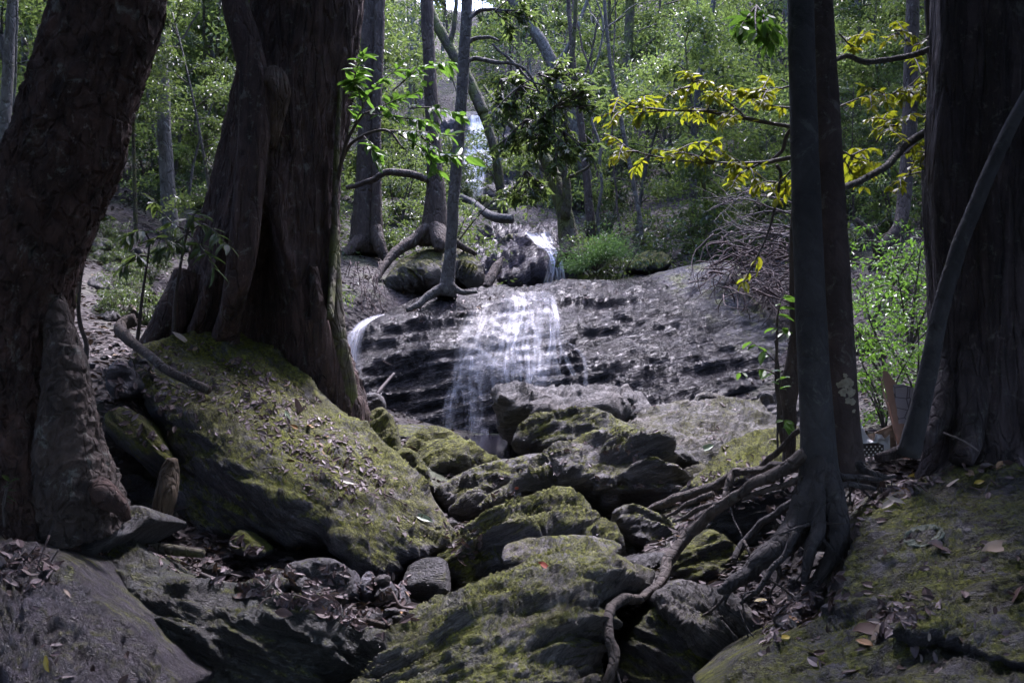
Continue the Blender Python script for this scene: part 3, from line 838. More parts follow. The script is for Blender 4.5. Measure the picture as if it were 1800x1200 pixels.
rock("boulder", "angular brown grey boulder with split layers below the twin trunks", "boulder",
    [(1146, 1055), (1165, 1032), (1190, 1020), (1240, 1028), (1285, 1042), (1312, 1065), (1335, 1095), (1346, 1125), (1325, 1145), (1290, 1165), (1255, 1165), (1215, 1140), (1175, 1095)],
    [(1170, 1040, 4.25), (1240, 1034, 4.4), (1300, 1065, 4.2), (1340, 1120, 4.0), (1180, 1080, 4.02), (1250, 1110, 3.95), (1270, 1158, 3.95)], rock_mat(0.3, -38, 1.0, 0.55, (.145, .13, .125), .25), T=0.5, w=16, Rr=0.1, step=5.5, amp=0.02, ang=-36, ks=7, seed=32, steep=0.6)
rock("boulder", "shadowy green boulder underneath the angular split boulder", "boulder",
    [(1075, 1260), (1085, 1170), (1110, 1115), (1150, 1068), (1175, 1085), (1230, 1150), (1290, 1175), (1310, 1260)], [(1100, 1150, 4.1), (1150, 1085, 4.2), (1200, 1160, 4.0), (1280, 1185, 3.9), (1150, 1240, 3.9)], rock_mat(0.6, -30, 0.6), T=0.6, w=22, step=7, amp=0.015, ang=-30, seed=33, steep=0.6)
rock("stone", "smooth blue grey stone lying in leaf litter beside the great slab", "stone",
    [(1380, 1100), (1392, 1075), (1415, 1048), (1440, 1032), (1448, 1050), (1440, 1075), (1410, 1100), (1390, 1112)], [(1395, 1080, 3.75), (1435, 1042, 3.9), (1400, 1100, 3.68), (1440, 1070, 3.8)], GREY, T=0.25, w=12, step=5, amp=0.005, lump=.02, seed=34)
slab = rock("boulder", "great sloping dark mossy slab scattered with brown leaves under the largest trunk", "boulder",
    [(1275, 1250), (1300, 1170), (1340, 1140), (1400, 1110), (1450, 1085), (1478, 1040), (1492, 980), (1510, 905), (1560, 858), (1640, 838), (1720, 822), (1800, 808), (1900, 800), (1960, 1000), (1960, 1280), (1600, 1300)],
    [(1320, 1165, 3.3), (1450, 1090, 3.5), (1495, 980, 3.85), (1520, 900, 4.25), (1640, 845, 4.5), (1800, 815, 4.5), (1900, 805, 4.5), (1600, 960, 3.75), (1800, 940, 3.6), (1500, 1100, 3.25), (1400, 1200, 2.95), (1600, 1070, 3.3), (1800, 1080, 3.1), (1700, 1200, 2.8), (1900, 1200, 2.75), (1550, 1190, 2.9)],
    SLAB, T=0.7, w=28, Rr=0.14, step=4.6, amp=0.028, ang=20, ks=7, lump=0.036, dip=0.35, seed=35, ledge=1.1, fac=0.9)
rock("flat_rock", "thick mossy overlapping layer with a shadowed lip on the great slab", "rock",
    [(1575, 1118), (1590, 1096), (1640, 1070), (1700, 1040), (1760, 1020), (1830, 1010), (1950, 1010), (1950, 1240), (1840, 1190), (1740, 1165), (1660, 1135), (1610, 1128)],
    [(1590, 1105, 3.05), (1700, 1045, 3.2), (1800, 1020, 3.2), (1900, 1020, 3.15), (1650, 1125, 2.93), (1780, 1165, 2.78), (1900, 1200, 2.6)], SLAB, T=0.25, w=9, Rr=0.05, step=5, amp=0.022, ang=16, ks=7, lump=0.03, seed=36)

# mossy stones at the foot of the falls
rock("boulder", "domed olive boulder below the pool of the falls", "boulder",
    [(704, 800), (722, 770), (748, 752), (775, 750), (805, 765), (840, 790), (882, 815), (850, 832), (800, 850), (765, 852), (735, 830)], [(720, 785, 7.6), (765, 755, 8.0), (870, 815, 7.5), (765, 845, 7.0), (800, 810, 7.2)], rock_mat(0.8, 5, 1.1, 0.6, (.15, .14, .12), .35), T=0.8, w=26, step=5, amp=0.016, seed=37, steep=0.6)
rock("boulder", "upright green mossy boulder against the foot of the hollow tree", "boulder",
    [(640, 745), (655, 722), (675, 718), (692, 745), (703, 790), (690, 812), (665, 790), (648, 770)], [(660, 728, 7.4), (690, 760, 7.2), (685, 800, 7.0), (655, 770, 7.1)], rock_mat(1.05, 60, 0.8), T=0.5, w=16, step=4.5, amp=0.014, ang=60, seed=38, steep=0.6)
rock("stone", "small stone with a pale top beside the hollow tree roots", "stone",
    [(628, 712), (640, 694), (662, 690), (676, 702), (674, 725), (652, 735)], [(645, 698, 8.0), (668, 705, 8.0), (655, 725, 7.9)], DRYGREY, T=0.4, w=9, step=4, amp=0.012, seed=39)
rock("stone", "mossy pointed stone in the crevice beside the huge boulder", "stone",
    [(696, 800), (712, 786), (735, 800), (752, 830), (762, 862), (740, 860), (715, 830)], [(712, 795, 6.8), (750, 840, 6.5), (730, 850, 6.5)], rock_mat(0.85, 40, 0.8), T=0.4, w=14, step=4.5, amp=0.012, seed=40, steep=0.6)
rock("stone", "flat green stone behind the domed olive boulder", "stone",
    [(690, 765), (700, 748), (740, 747), (775, 755), (800, 768), (800, 790), (720, 775)], [(700, 752, 8.8), (780, 760, 8.8), (790, 785, 8.4), (720, 770, 8.4)], rock_mat(0.6, 0, 0.8), T=0.5, w=10, step=5, amp=0.012, seed=41)

# broken stones in the gap below the huge boulder
rock("stone", "layered brown stone in the litter below the huge boulder", "stone",
    [(502, 1000), (530, 985), (580, 982), (612, 1000), (618, 1035), (600, 1065), (560, 1060), (515, 1035)], [(530, 992, 4.45), (600, 1000, 4.4), (590, 1055, 4.2), (530, 1030, 4.2)], DRYGREY, T=0.35, w=12, step=5, amp=0.018, ang=-15, seed=42, steep=0.6)
rock("stone", "small tilted mossy stone below the dark side of the huge boulder", "stone",
    [(402, 960), (410, 940), (425, 932), (445, 948), (465, 970), (450, 980), (420, 975)], [(420, 938, 4.75), (455, 968, 4.65), (415, 965, 4.65)], rock_mat(0.7, -30, 0.8), T=0.25, w=9, step=4, amp=0.008, seed=43)
for k, (q, lab) in enumerate([
        ([(640, 1060), (634, 1020), (648, 1003), (662, 1020), (672, 1060), (660, 1072)], "tallest upright shard of slate wedged in the gap"),
        ([(665, 1065), (662, 1030), (676, 1010), (692, 1030), (702, 1068), (685, 1075)], "upright slate shard beside the tallest one, split at its tip"),
        ([(695, 1070), (694, 1042), (704, 1024), (716, 1044), (722, 1072), (708, 1078)], "shortest upright shard of slate next to dark stone"),
        ([(604, 1070), (610, 1020), (622, 1000), (636, 1020), (640, 1068), (622, 1075)], "upright slate shard touching the layered brown stone")]):
    q = np.array(q, float)
    c = q.mean(0)
    rock("slate_shard", lab, "stone", q, [(c[0], q[:, 1].min(), 4.55), (c[0] - 10, q[:, 1].max(), 4.4), (c[0] + 14, c[1], 4.5), (c[0] - 3, c[1], 4.4)], GREY, T=0.15, w=7, step=4, amp=0.012, ang=70, seed=50 + k, lump=0.02, group="slate shards in the gap")
for k, (q, Y, mt, lab) in enumerate([
        ([(590, 1095), (620, 1078), (680, 1082), (705, 1100), (680, 1118), (620, 1112)], 4.1, DARK, "dark flat stone lying below the slate shards"),
        ([(320, 1035), (345, 1012), (375, 1022), (372, 1035), (345, 1042)], 4.1, DRYGREY, "small brown stone resting on the wedge boulder edge"),
        ([(350, 975), (375, 962), (405, 968), (400, 985), (370, 990)], 4.75, GREY, "flat grey pebble beside the mossy log in the litter"),
        ([(450, 1020), (470, 1000), (500, 1003), (508, 1030), (480, 1045)], 4.3, MED, "mossy stone touching the layered brown stone"),
        ([(355, 1000), (372, 992), (392, 998), (388, 1012), (365, 1013)], 4.4, DARK, "flat dark stone half buried in the leaf litter"),
        ([(1160, 880), (1180, 862), (1210, 868), (1205, 885), (1178, 892)], 6.3, MED, "mossy stone between overhanging boulder and the root tangle"),
        ([(1510, 600), (1535, 580), (1560, 590), (1558, 610), (1530, 616)], 9.4, DARK, "dark hidden rock among the bright green shrubs"),
        ([(1500, 430), (1515, 412), (1545, 420), (1540, 450), (1512, 452)], 14.0, DRYGREY, "grey rock among the fallen logs on the bank"),
        ([(1100, 470), (1120, 448), (1160, 440), (1180, 462), (1150, 480)], 15.4, rock_mat(1.0, 10, 0.8), "mossy hump at the top of the rock face by the bushes")]):
    q = np.array(q, float)
    c = q.mean(0)
    rock("stone", lab, "stone", q, [(c[0], q[:, 1].min(), Y * 1.03), (c[0] - 10, q[:, 1].max(), Y * 0.99), (c[0] + 14, c[1], Y), (c[0], c[1], Y)], mt, T=0.05 * Y, w=10, step=4, amp=0.012, ang=5 * k, seed=60 + k, lump=0.03)
# stones on the slope behind the flaky tree
for k in range(26):
    px = rng.uniform(150, 360); py = rng.uniform(425, 570)
    Yd = 7.4 + (580 - py) / 150 * 5
    s = rng.uniform(10, 26)
    a0 = rng.uniform(0, 6.28, 7)
    an = np.sort(rng.uniform(0, 6.28, 8))
    rr = s * rng.uniform(0.7, 1.1, 8)
    q = np.stack([px + rr * np.cos(an) * 1.5, py + rr * np.sin(an) * 0.6], -1)
    hit = see(px, py + s * 0.5, [ground])
    if hit is None: continue
    Yd = hit[0][1]
    big = s > 19
    rock("stone", "flat grey stone on the shaded slope behind the flaky bark tree", "stone", q, [(px, py - s * .5, Yd * 1.02), (px - 12, py + s * .5, Yd * 0.98), (px + 12, py, Yd)], [DRYGREY, DARK, MED][k % 3], T=0.03 * Yd, w=8, step=5, amp=0.012, ang=-15, seed=80 + k, lump=0.02, group="stones on the shaded slope")
ROCKS = [o for o in BV if o is not ground]

# pool
t = NT("pool_water")
p = t.add("BsdfPrincipled", {"Base Color": (0.02, 0.018, 0.025), "Roughness": 0.06, "Specular IOR Level": 0.6,
          "Normal": t.bump(t.noise(t.add("TexCoord").outputs["Object"], 7.0, 3.0), 0.25, 0.03)})
t.l.new(p.outputs[0], t.out.inputs[0])
wx, wy = np.meshgrid(np.linspace(-2.6, 2.2, 40), np.linspace(7.4, 11.2, 30))
wz = np.full(wx.shape, P(850, 775, 9.9)[2])
Vw = np.stack([wx, wy, wz], -1).reshape(-1, 3)
iw = (np.arange(29)[:, None] * 40 + np.arange(39)[None]).ravel()
tag(mk("water", Vw, np.stack([iw, iw + 1, iw + 41, iw + 40], -1), t.m), kind="structure")

# ------------------------------------------------------------------ the big trees; unseen crowns placed and sized for where their shade falls
def canopy(center, rad, n, L, seed, flat=0.35, nclump=22):
    """leaf sprays of a crown: clumps spread through an uneven flattened volume"""
    r = np.random.default_rng(seed)
    cl = r.normal(size=(nclump, 3)) * np.array([rad, rad, rad * flat]) * 0.6
    k = r.integers(0, nclump, n)
    c = np.asarray(center) + cl[k] + r.normal(size=(n, 3)) * np.array([0.42, 0.42, 0.18]) * rad * 0.55
    d = r.normal(size=(n, 3)) * np.array([1, 1, 0.35]) + np.array([0, 0, -0.2])
    nn = r.normal(size=(n, 3)) * 0.45 + np.array([0, 0, 1.0])
    return leaf_geo(c, d, nn, L * r.uniform(.7, 1.2, n), L * 0.45)

def crown_limbs(top, center, rad, r0, seed, n=7):
    r = np.random.default_rng(seed)
    out = []
    for k in range(n):
        a = k / n * 6.28 + r.uniform(-.4, .4)
        e = np.asarray(center) + np.array([math.cos(a), math.sin(a), r.uniform(-.15, .25)]) * rad * r.uniform(.6, 1.0)
        m = (np.asarray(top) * 0.5 + e * 0.5) + np.array([0, 0, 0.12 * rad])
        out.append(twig([top, m, e], r0 * 0.5, r0 * 0.08, 6, 10, 0.15, seed + k))
    return out

M_flaky = bark_mat((0.015, 0.009, 0.008), (0.125, 0.070, 0.056), 0.55, 13.0, 0.0, 0.5, 1.0, flecks=0.7)
M_hollow = bark_mat((0.018, 0.011, 0.0105), (0.125, 0.076, 0.066), 0.16, 12.0, 0.3, 0.4, 1.0, mosscol=(0.05, 0.055, 0.012), flecks=0.5)
M_smooth_grey = bark_mat((0.018, 0.018, 0.020), (0.055, 0.053, 0.056), 0.7, 7.0, 0.1, 0.15, 0.25)
M_smooth_brown = bark_mat((0.028, 0.02, 0.019), (0.075, 0.054, 0.051), 0.7, 7.0, 0.0, 0.25, 0.3)
M_fibrous = bark_mat((0.011, 0.008, 0.009), (0.085, 0.064, 0.07), 0.1, 15.0, 0.0, 0.3, 1.0, flecks=0.35)
M_root = bark_mat((0.035, 0.028, 0.026), (0.10, 0.08, 0.07), 0.6, 16.0, 0.25, 0.15, 0.6)
M_darkroot = bark_mat((0.022, 0.019, 0.02), (0.06, 0.053, 0.055), 0.6, 16.0, 0.15, 0.1, 0.6)
M_canopy = leaf_mat([(0, G0), (0.5, G1), (1, G2)], 0.25, 0.4)

def bark_f(lobes, depth, grow, rough, fine=0.0, seed=0, fz=0.35):
    def f(th, t, pos):
        g = grow(t)
        base = 1 + depth * g * (0.6 * np.cos(lobes * th + 1.3 + seed) + 0.4 * np.cos((lobes + 2) * th + 2.1 * seed))
        q = pos * np.array([1, 1, fz])
        return base + rough * fbm(q * 4.0 + seed * 7, 4) + fine * fbm(q * np.array([22, 22, 22]) + seed, 3, ridge=True)
    return f

# leaning tree with flaky bark
base = P(40, 940, 4.25)
tA = empty("tree", base, "massive leaning tree with dark flaking bark above the purple slab", "tree")
V, f = ptube([(60, 985, 4.3, 150), (55, 900, 4.3, 135), (25, 790, 4.3, 112), (8, 680, 4.3, 98), (12, 570, 4.3, 93), (48, 430, 4.3, 90), (100, 300, 4.3, 87), (152, 160, 4.3, 84), (194, 0, 4.3, 80), (230, -180, 4.35, 76), (270, -500, 4.5, 70), (300, -1000, 4.8, 60), (310, -1800, 5.2, 45)],
             260, 150, bark_f(3, 0.05, lambda t: np.clip(1 - 3 * t, 0, 1), 0.2, 0.16, 1, 0.6), True)
mk("trunk", V, f, M_flaky, tA)
V, f = ptube([(88, 500, 4.25, 14), (104, 570, 4.22, 24), (114, 630, 4.18, 32), (118, 700, 4.14, 42), (122, 790, 4.12, 58), (135, 860, 4.12, 66), (150, 930, 4.15, 70)], 100, 70,
             bark_f(2, 0.15, lambda t: 1, 0.3, 0.2, 2, 0.6), True)
mk("buttress", V, f, bark_mat((0.028, 0.02, 0.018), (0.11, 0.082, 0.07), 0.6, 10.0, 0.15, 0.5, 1.0), tA)
for q in ([(150, 850, 4.1, 30), (185, 870, 4.0, 22), (212, 890, 3.98, 14), (222, 912, 4.0, 9)], [(60, 900, 4.1, 46), (30, 935, 4.0, 40), (-20, 950, 4.0, 34)], [(110, 890, 4.1, 40), (130, 925, 4.05, 30), (125, 955, 4.1, 16)]):
    V, f = ptube(q, 22, 20, bark_f(3, 0.1, lambda t: 1, 0.2, 0.08, 3, 1), False)
    mk("root", V, f, M_flaky, tA)
topA = P(310, -1800, 5.2)
cA = topA + np.array([-1.0, 0.3, 1.0])
V, f = merge([canopy(cA, 3.2, 1900, 0.34, 21)]); mk("crown", V, f, M_canopy, tA, False)
V, f = merge(crown_limbs(topA, cA, 3.2, 0.15, 5)); mk("branch", V, f, M_flaky, tA)

# hollow tree
tB = empty("tree", P(460, 720, 7.2), "giant hollow tree with a tall dark cavity and mossy edge", "tree")
def fB(th, t, pos):
    g = np.clip(1 - 2.3 * t, 0, 1)
    base = 1 + 0.13 * g * np.cos(4 * th + 0.4) + 0.06 * np.cos(2 * th + 1)
    px = 900 + pos[..., 0] / np.maximum(pos[..., 1], .1) * F
    py = 600 - (pos[..., 2] - CZ) / np.maximum(pos[..., 1], .1) * F
    # the cavity opens in the side toward the clearing
    ang = np.angle(np.exp(1j * (th + math.pi / 2 - 0.12)))
    hgt = np.clip((py - 360) / 260, 0, 1)
    half = 0.15 + 0.5 * hgt
    m = np.clip(1.25 - np.abs(ang + 0.07 * np.sin(py * 0.02)) / np.maximum(half, 1e-3), 0, 0.4) / 0.4
    m = m * np.clip((py - 355) / 40, 0, 1)
    base = base - 0.9 * m * np.clip(0.5 + hgt, 0, 1)
    lip = np.exp(-((np.abs(ang) - half * 1.28) / 0.10) ** 2) * np.clip((py - 330) / 60, 0, 1)
    base = base + 0.10 * lip
    q = pos * np.array([1, 1, 0.22])
    return base + 0.10 * fbm(q * 3.2 + 9, 4) + 0.085 * fbm(q * np.array([13, 13, 13]), 4, ridge=True)
V, f = ptube([(455, 820, 7.2, 165), (456, 720, 7.2, 160), (452, 640, 7.2, 145), (456, 560, 7.2, 130), (470, 440, 7.2, 113), (489, 300, 7.2, 100), (518, 150, 7.2, 92), (541, 0, 7.2, 90), (556, -150, 7.2, 88), (575, -500, 7.3, 80), (580, -1100, 7.5, 55)], 320, 230, fB, True)
mk("trunk", V, f, M_hollow, tB)
V, f = ptube([(398, -120, 6.75, 20), (412, 0, 6.7, 22), (432, 70, 6.65, 24), (446, 140, 6.62, 25), (447, 220, 6.6, 28), (440, 320, 6.55, 27), (428, 430, 6.5, 25), (414, 510, 6.5, 21), (402, 560, 6.62, 20), (394, 600, 6.8, 24), (390, 640, 7.0, 28)], 80, 28, bark_f(3, 0.08, lambda t: 1, 0.2, 0.05, 4, 0.4), True)
mk("side_stem", V, f, M_hollow, tB)
V, f = ptube([(452, 130, 6.62, 8), (474, 138, 6.64, 22), (487, 160, 6.66, 22), (482, 205, 6.68, 16), (476, 260, 6.7, 8)], 24, 20, bark_f(4, 0.15, lambda t: 1, 0.3, 0.12, 5, 0.5), True)
mk("torn_bark", V, f, bark_mat((0.06, 0.04, 0.032), (0.17, 0.12, 0.10), 0.2, 14.0, 0.0, 0.3, 1.0), tB)
for q, mt in (([(550, 470, 6.8, 8), (558, 540, 6.78, 13), (568, 610, 6.8, 18), (582, 680, 6.88, 22), (600, 750, 7.0, 24)], M_hollow),
              ([(588, 400, 7.0, 7), (588, 500, 6.95, 12), (592, 600, 6.9, 18), (602, 660, 6.95, 20), (612, 720, 7.0, 20), (620, 770, 7.0, 22)], M_mossbark),
              ([(330, 480, 6.9, 24), (300, 560, 6.8, 28), (270, 600, 6.75, 22), (230, 640, 6.75, 12)], M_hollow),
              ([(545, 560, 6.75, 10), (553, 640, 6.85, 14), (570, 720, 7.0, 18)], M_hollow),
              ([(598, 150, 6.98, 4), (590, 300, 6.96, 5), (586, 450, 6.93, 6), (580, 560, 6.7, 6)], M_mossbark)):
    V, f = ptube(q, 40, 18, bark_f(3, 0.1, lambda t: 1, 0.18, 0.05, 6, 0.5), True)
    mk("root", V, f, mt, tB)
topB = P(580, -1100, 7.5)
cB = topB + np.array([-0.9, -0.6, 1.2])
V, f = canopy(cB, 3.0, 1900, 0.34, 22); mk("crown", V, f, M_canopy, tB, False)
V, f = merge(crown_limbs(topB, cB, 3.0, 0.25, 15)); mk("branch", V, f, M_hollow, tB)

# twin trunks with the root tangle
tC = empty("tree", P(1440, 900, 4.2), "smooth dark grey trunk of the twin pair standing on splayed roots", "tree")
V, f = ptube([(1441, 960, 4.2, 42), (1442, 900, 4.2, 40), (1440, 850, 4.2, 34), (1438, 780, 4.2, 29), (1430, 640, 4.2, 27), (1421, 450, 4.2, 25.5), (1414, 250, 4.2, 24), (1407, 0, 4.2, 22), (1402, -300, 4.2, 21), (1400, -800, 4.25, 19), (1400, -1500, 4.3, 15)], 120, 40,
             bark_f(4, 0.14, lambda t: np.clip(1 - 9 * t, 0, 1), 0.05, 0.01, 7, 0.8), True)
mk("trunk", V, f, M_smooth_grey, tC)
roots = [
    [(1434, 770, 4.2, 18), (1428, 840, 4.14, 20), (1410, 900, 4.1, 22), (1385, 945, 4.07, 21), (1345, 975, 4.05, 19), (1310, 1005, 4.03, 13), (1285, 1030, 4.02, 11), (1262, 1040, 4.05, 6)],
    [(1437, 790, 4.19, 18), (1440, 880, 4.1, 16), (1438, 940, 4.0, 12), (1425, 980, 3.95, 9), (1410, 1020, 3.95, 6)],
    [(1442, 780, 4.19, 18), (1458, 870, 4.12, 18), (1470, 930, 4.05, 16), (1462, 980, 4.0, 12), (1440, 1020, 3.98, 9), (1420, 1050, 3.98, 5)],
    [(1446, 790, 4.2, 16), (1470, 870, 4.15, 14), (1486, 940, 4.08, 10), (1482, 1000, 4.05, 8), (1468, 1040, 4.03, 5)],
    [(1420, 800, 4.2, 11), (1370, 832, 4.25, 11), (1320, 856, 4.3, 9), (1275, 885, 4.4, 9), (1240, 915, 4.55, 9), (1212, 945, 4.6, 10), (1180, 985, 4.55, 11), (1165, 1015, 4.4, 8), (1130, 1045, 4.2, 8), (1090, 1062, 4.0, 9), (1066, 1082, 3.85, 9), (1066, 1115, 3.75, 8), (1080, 1150, 3.7, 10), (1078, 1185, 3.65, 9), (1068, 1230, 3.6, 11), (1060, 1300, 3.5, 11)],
    [(1434, 820, 4.2, 12), (1405, 872, 4.25, 9), (1370, 895, 4.35, 8), (1335, 925, 4.45, 8), (1310, 960, 4.45, 8), (1290, 985, 4.4, 6)],
    [(1400, 940, 4.0, 9), (1375, 985, 3.95, 8), (1350, 1010, 3.92, 7), (1325, 1040, 3.9, 6), (1295, 1060, 3.92, 4)],
    [(1465, 830, 4.3, 8), (1500, 838, 4.35, 7), (1540, 842, 4.4, 6), (1575, 838, 4.45, 4)],
    [(1470, 850, 4.28, 8), (1510, 858, 4.3, 7), (1545, 855, 4.35, 4)],
    [(1405, 760, 4.75, 6), (1330, 826, 5.0, 8), (1290, 828, 5.1, 9), (1283, 845, 5.05, 9), (1278, 880, 4.95, 9)],
    [(1418, 818, 4.5, 8), (1360, 820, 4.8, 8), (1300, 826, 5.1, 8), (1262, 845, 5.3, 11), (1220, 865, 5.5, 11), (1180, 878, 5.6, 10), (1150, 892, 5.7, 9), (1130, 905, 5.75, 6)],
    [(1250, 868, 5.25, 7), (1215, 880, 5.4, 6), (1190, 893, 5.45, 5), (1170, 905, 5.5, 3)],
    [(1290, 880, 4.9, 6), (1250, 890, 5.1, 6), (1210, 905, 5.3, 5), (1185, 915, 5.4, 3)],
    [(1420, 835, 4.15, 8), (1380, 855, 4.2, 7), (1340, 865, 4.3, 7), (1310, 875, 4.35, 6)],
]
for k, q in enumerate(roots):
    q = [(a, b, c, d * (1.0 if k in (0, 1, 2, 3, 4) else 0.72)) for a, b, c, d in q]
    V, f = ptube(q, 12 + 7 * len(q), 18, bark_f(3, 0.12, lambda t: 1, 0.34, 0.1, k, 1.6), wob=0.05, seed=k)
    mk("root", V, f, [M_darkroot, M_darkroot, M_darkroot, M_darkroot, M_root, M_darkroot][k] if k < 6 else (M_darkroot if k in (6, 7, 8) else M_root), tC)
rq = np.random.default_rng(17)
for k, q in enumerate(roots[:10]):
    for j in range(3):
        i = rq.integers(1, len(q))
        a, b, c, d = q[i]
        p0 = P(a, b, c)
        e = np.array([rq.normal() * .12, rq.normal() * .06 - .04, -rq.uniform(.08, .2)])
        V, f = twig([p0, p0 + e * .45 + rq.normal(size=3) * .03, p0 + e + rq.normal(size=3) * .04], d * c / F * .35, .002, 7, 14, .06, 50 + 3 * k + j)
        mk("root", V, f, M_root if j % 2 else M_darkroot, tC)
topC = P(1400, -1500, 4.3)
cC = topC + np.array([-0.2, 0.6, .8])
V, f = canopy(cC, 2.2, 1100, 0.3, 23); mk("crown", V, f, M_canopy, tC, False)

tC2 = empty("tree", P(1490, 820, 4.5), "brown trunk of the twin pair with a pale lichen scar", "tree")
V, f = ptube([(1490, 850, 4.5, 36), (1488, 815, 4.5, 31), (1482, 740, 4.5, 28), (1474, 600, 4.5, 27), (1463, 400, 4.5, 25), (1454, 200, 4.5, 22), (1444, 0, 4.5, 19.5), (1436, -300, 4.5, 19), (1430, -800, 4.55, 17), (1440, -1500, 4.6, 12)], 120, 40,
             bark_f(4, 0.08, lambda t: np.clip(1 - 10 * t, 0, 1), 0.05, 0.015, 8, 0.8), True)
mk("trunk", V, f, M_smooth_brown, tC2)
# the lichen scar: a thin crust on the bark
r = np.random.default_rng(5)
sc = []
for (px, py, s) in [(1487, 672, 11), (1482, 690, 8), (1496, 690, 10), (1500, 706, 7), (1492, 704, 7), (1478, 676, 7), (1497, 674, 6), (1502, 722, 4), (1486, 660, 5)]:
    h = None
    ax = np.array([(1479 - 900) / F * 4.5, 4.5])
    x = (px - 900) / F * 4.42
    n = 12
    rr = s * r.uniform(.6, 1.15, n) * 4.42 / F
    an = np.arange(n) / n * 6.28
    rad = 28.6 * 4.5 / F
    lx = x + rr * np.cos(an)
    lz = P(px, py, 4.42)[2] + rr * np.sin(an)
    ang_ = np.clip((lx - ax[0]) / rad, -.97, .97)
    ly = ax[1] - np.sqrt(1 - ang_ ** 2) * rad - 0.001
    ring = np.stack([lx, ly, lz], -1)
    cx = np.clip((x - ax[0]) / rad, -.97, .97)
    c0 = np.array([x, ax[1] - math.sqrt(1 - cx ** 2) * rad - 0.004, P(px, py, 4.42)[2]])
    V = np.vstack([c0, ring])
    sc.append((V, [np.stack([np.zeros(n, int), 1 + np.arange(n), 1 + (np.arange(n) + 1) % n], -1)]))
V, f = merge(sc); mk("lichen_patch", V, f, plain_mat("lichen", (0.22, 0.2, 0.15), 0.9, 0.35, 40, .4), tC2)
for q in ([(1500, 815, 4.45, 12), (1530, 830, 4.4, 8), (1560, 838, 4.4, 4)], [(1480, 822, 4.5, 10), (1465, 838, 4.45, 8), (1450, 850, 4.4, 6)]):
    V, f = ptube(q, 16, 12, wob=0.02); mk("root", V, f, M_darkroot, tC2)
topC2 = P(1440, -1500, 4.6)
V, f = canopy(topC2 + np.array([1.3, 0.6, .6]), 1.4, 700, 0.3, 24); mk("crown", V, f, M_canopy, tC2, False)

# largest trunk at the edge
tD = empty("tree", P(1760, 800, 4.9), "largest dark fibrous trunk with flaring base beside the paper bouquet", "tree")
def fD(th, t, pos):
    g = np.clip(1 - 6 * t, 0, 1)
    base = 1 + 0.18 * g * np.cos(3 * th + 0.6) + 0.07 * np.cos(5 * th + 2) + 0.05 * np.cos(9 * th)
    q = pos * np.array([1, 1, 0.16])
    return base + 0.09 * fbm(q * 3.0 + 29, 4) + 0.06 * fbm(q * 14, 4, ridge=True)
V, f = ptube([(1752, 860, 4.9, 165), (1752, 805, 4.9, 145), (1750, 740, 4.9, 118), (1750, 640, 4.9, 106), (1750, 500, 4.9, 108), (1748, 330, 4.9, 116), (1750, 200, 4.9, 112), (1756, 0, 4.9, 107), (1760, -300, 4.9, 105), (1765, -900, 5, 95), (1770, -1600, 5.1, 75)], 180, 130, fD, True)
mk("trunk", V, f, M_fibrous, tD)
for q in ([(1690, 600, 4.85, 40), (1668, 690, 4.75, 36), (1640, 748, 4.62, 24), (1605, 782, 4.52, 15), (1570, 797, 4.46, 10), (1540, 804, 4.44, 7)],
          [(1720, 600, 4.75, 40), (1708, 700, 4.66, 36), (1700, 770, 4.56, 26), (1690, 810, 4.48, 18)],
          [(1790, 600, 4.75, 50), (1800, 700, 4.66, 46), (1825, 780, 4.55, 36), (1870, 820, 4.5, 26)]):
    V, f = ptube(q, 26, 22, bark_f(3, 0.12, lambda t: 1, 0.2, 0.05, 12, 1)); mk("root", V, f, M_fibrous, tD)
topD = P(1770, -1600, 5.1)
V, f = canopy(topD + np.array([2.4, 2.6, .8]), 2.4, 1200, 0.34, 25); mk("crown", V, f, M_canopy, tD, False)
V, f = merge(crown_limbs(topD, topD + np.array([2.4, 2.6, .8]), 2.4, 0.25, 35)); mk("branch", V, f, M_fibrous, tD)

# leaning sapling against it
V, f = ptube([(1598, 800, 4.42, 19), (1612, 740, 4.4, 17), (1632, 650, 4.38, 15), (1655, 540, 4.35, 14), (1690, 425, 4.33, 13), (1735, 310, 4.3, 12), (1780, 215, 4.3, 11), (1830, 120, 4.3, 10), (1900, -40, 4.3, 9), (1960, -260, 4.3, 7), (1990, -600, 4.3, 4)], 80, 16, bark_f(2, 0.03, lambda t: 1, 0.08, 0.02, 13, 1), True, 0.01)
o = empty("leaning_sapling", P(1598, 800, 4.42), "thin dark sapling stem leaning against the largest trunk", "sapling")
mk("trunk", V, f, M_smooth_grey, o)
V, f = canopy(P(1990, -650, 4.3), 0.9, 300, 0.14, 26); mk("crown", V, f, M_canopy, o, False)

# trees and saplings a little further up the stream
def wild_tree(label, pts, mat, branches=(), roots=(), leaves=0, lmat=None, L=0.1, seed=0, n=50, seg=16, cat="tree", group=None, rough=0.15, crown=None):
    q = pts[0]
    o = empty("tree", P(q[0], q[1], q[2]), label, cat, group)
    V, f = ptube(pts, n, seg, bark_f(3, 0.05, lambda t: 1, rough, 0.03, seed, 0.6), True, 0.02, seed)
    mk("trunk", V, f, mat, o)
    ends = []
    for b in branches:
        V, f = ptube(b, 8 + 6 * len(b), 7, wob=0.03, seed=seed + 3)
        mk("branch", V, f, mat, o)
        ends.append(np.asarray(b, float))
    for b in roots:
        V, f = ptube(b, 8 + 6 * len(b), 10, bark_f(3, .1, lambda t: 1, .2, 0, seed, 1), wob=0.03, seed=seed + 4)
        mk("root", V, f, mat, o)
    return o

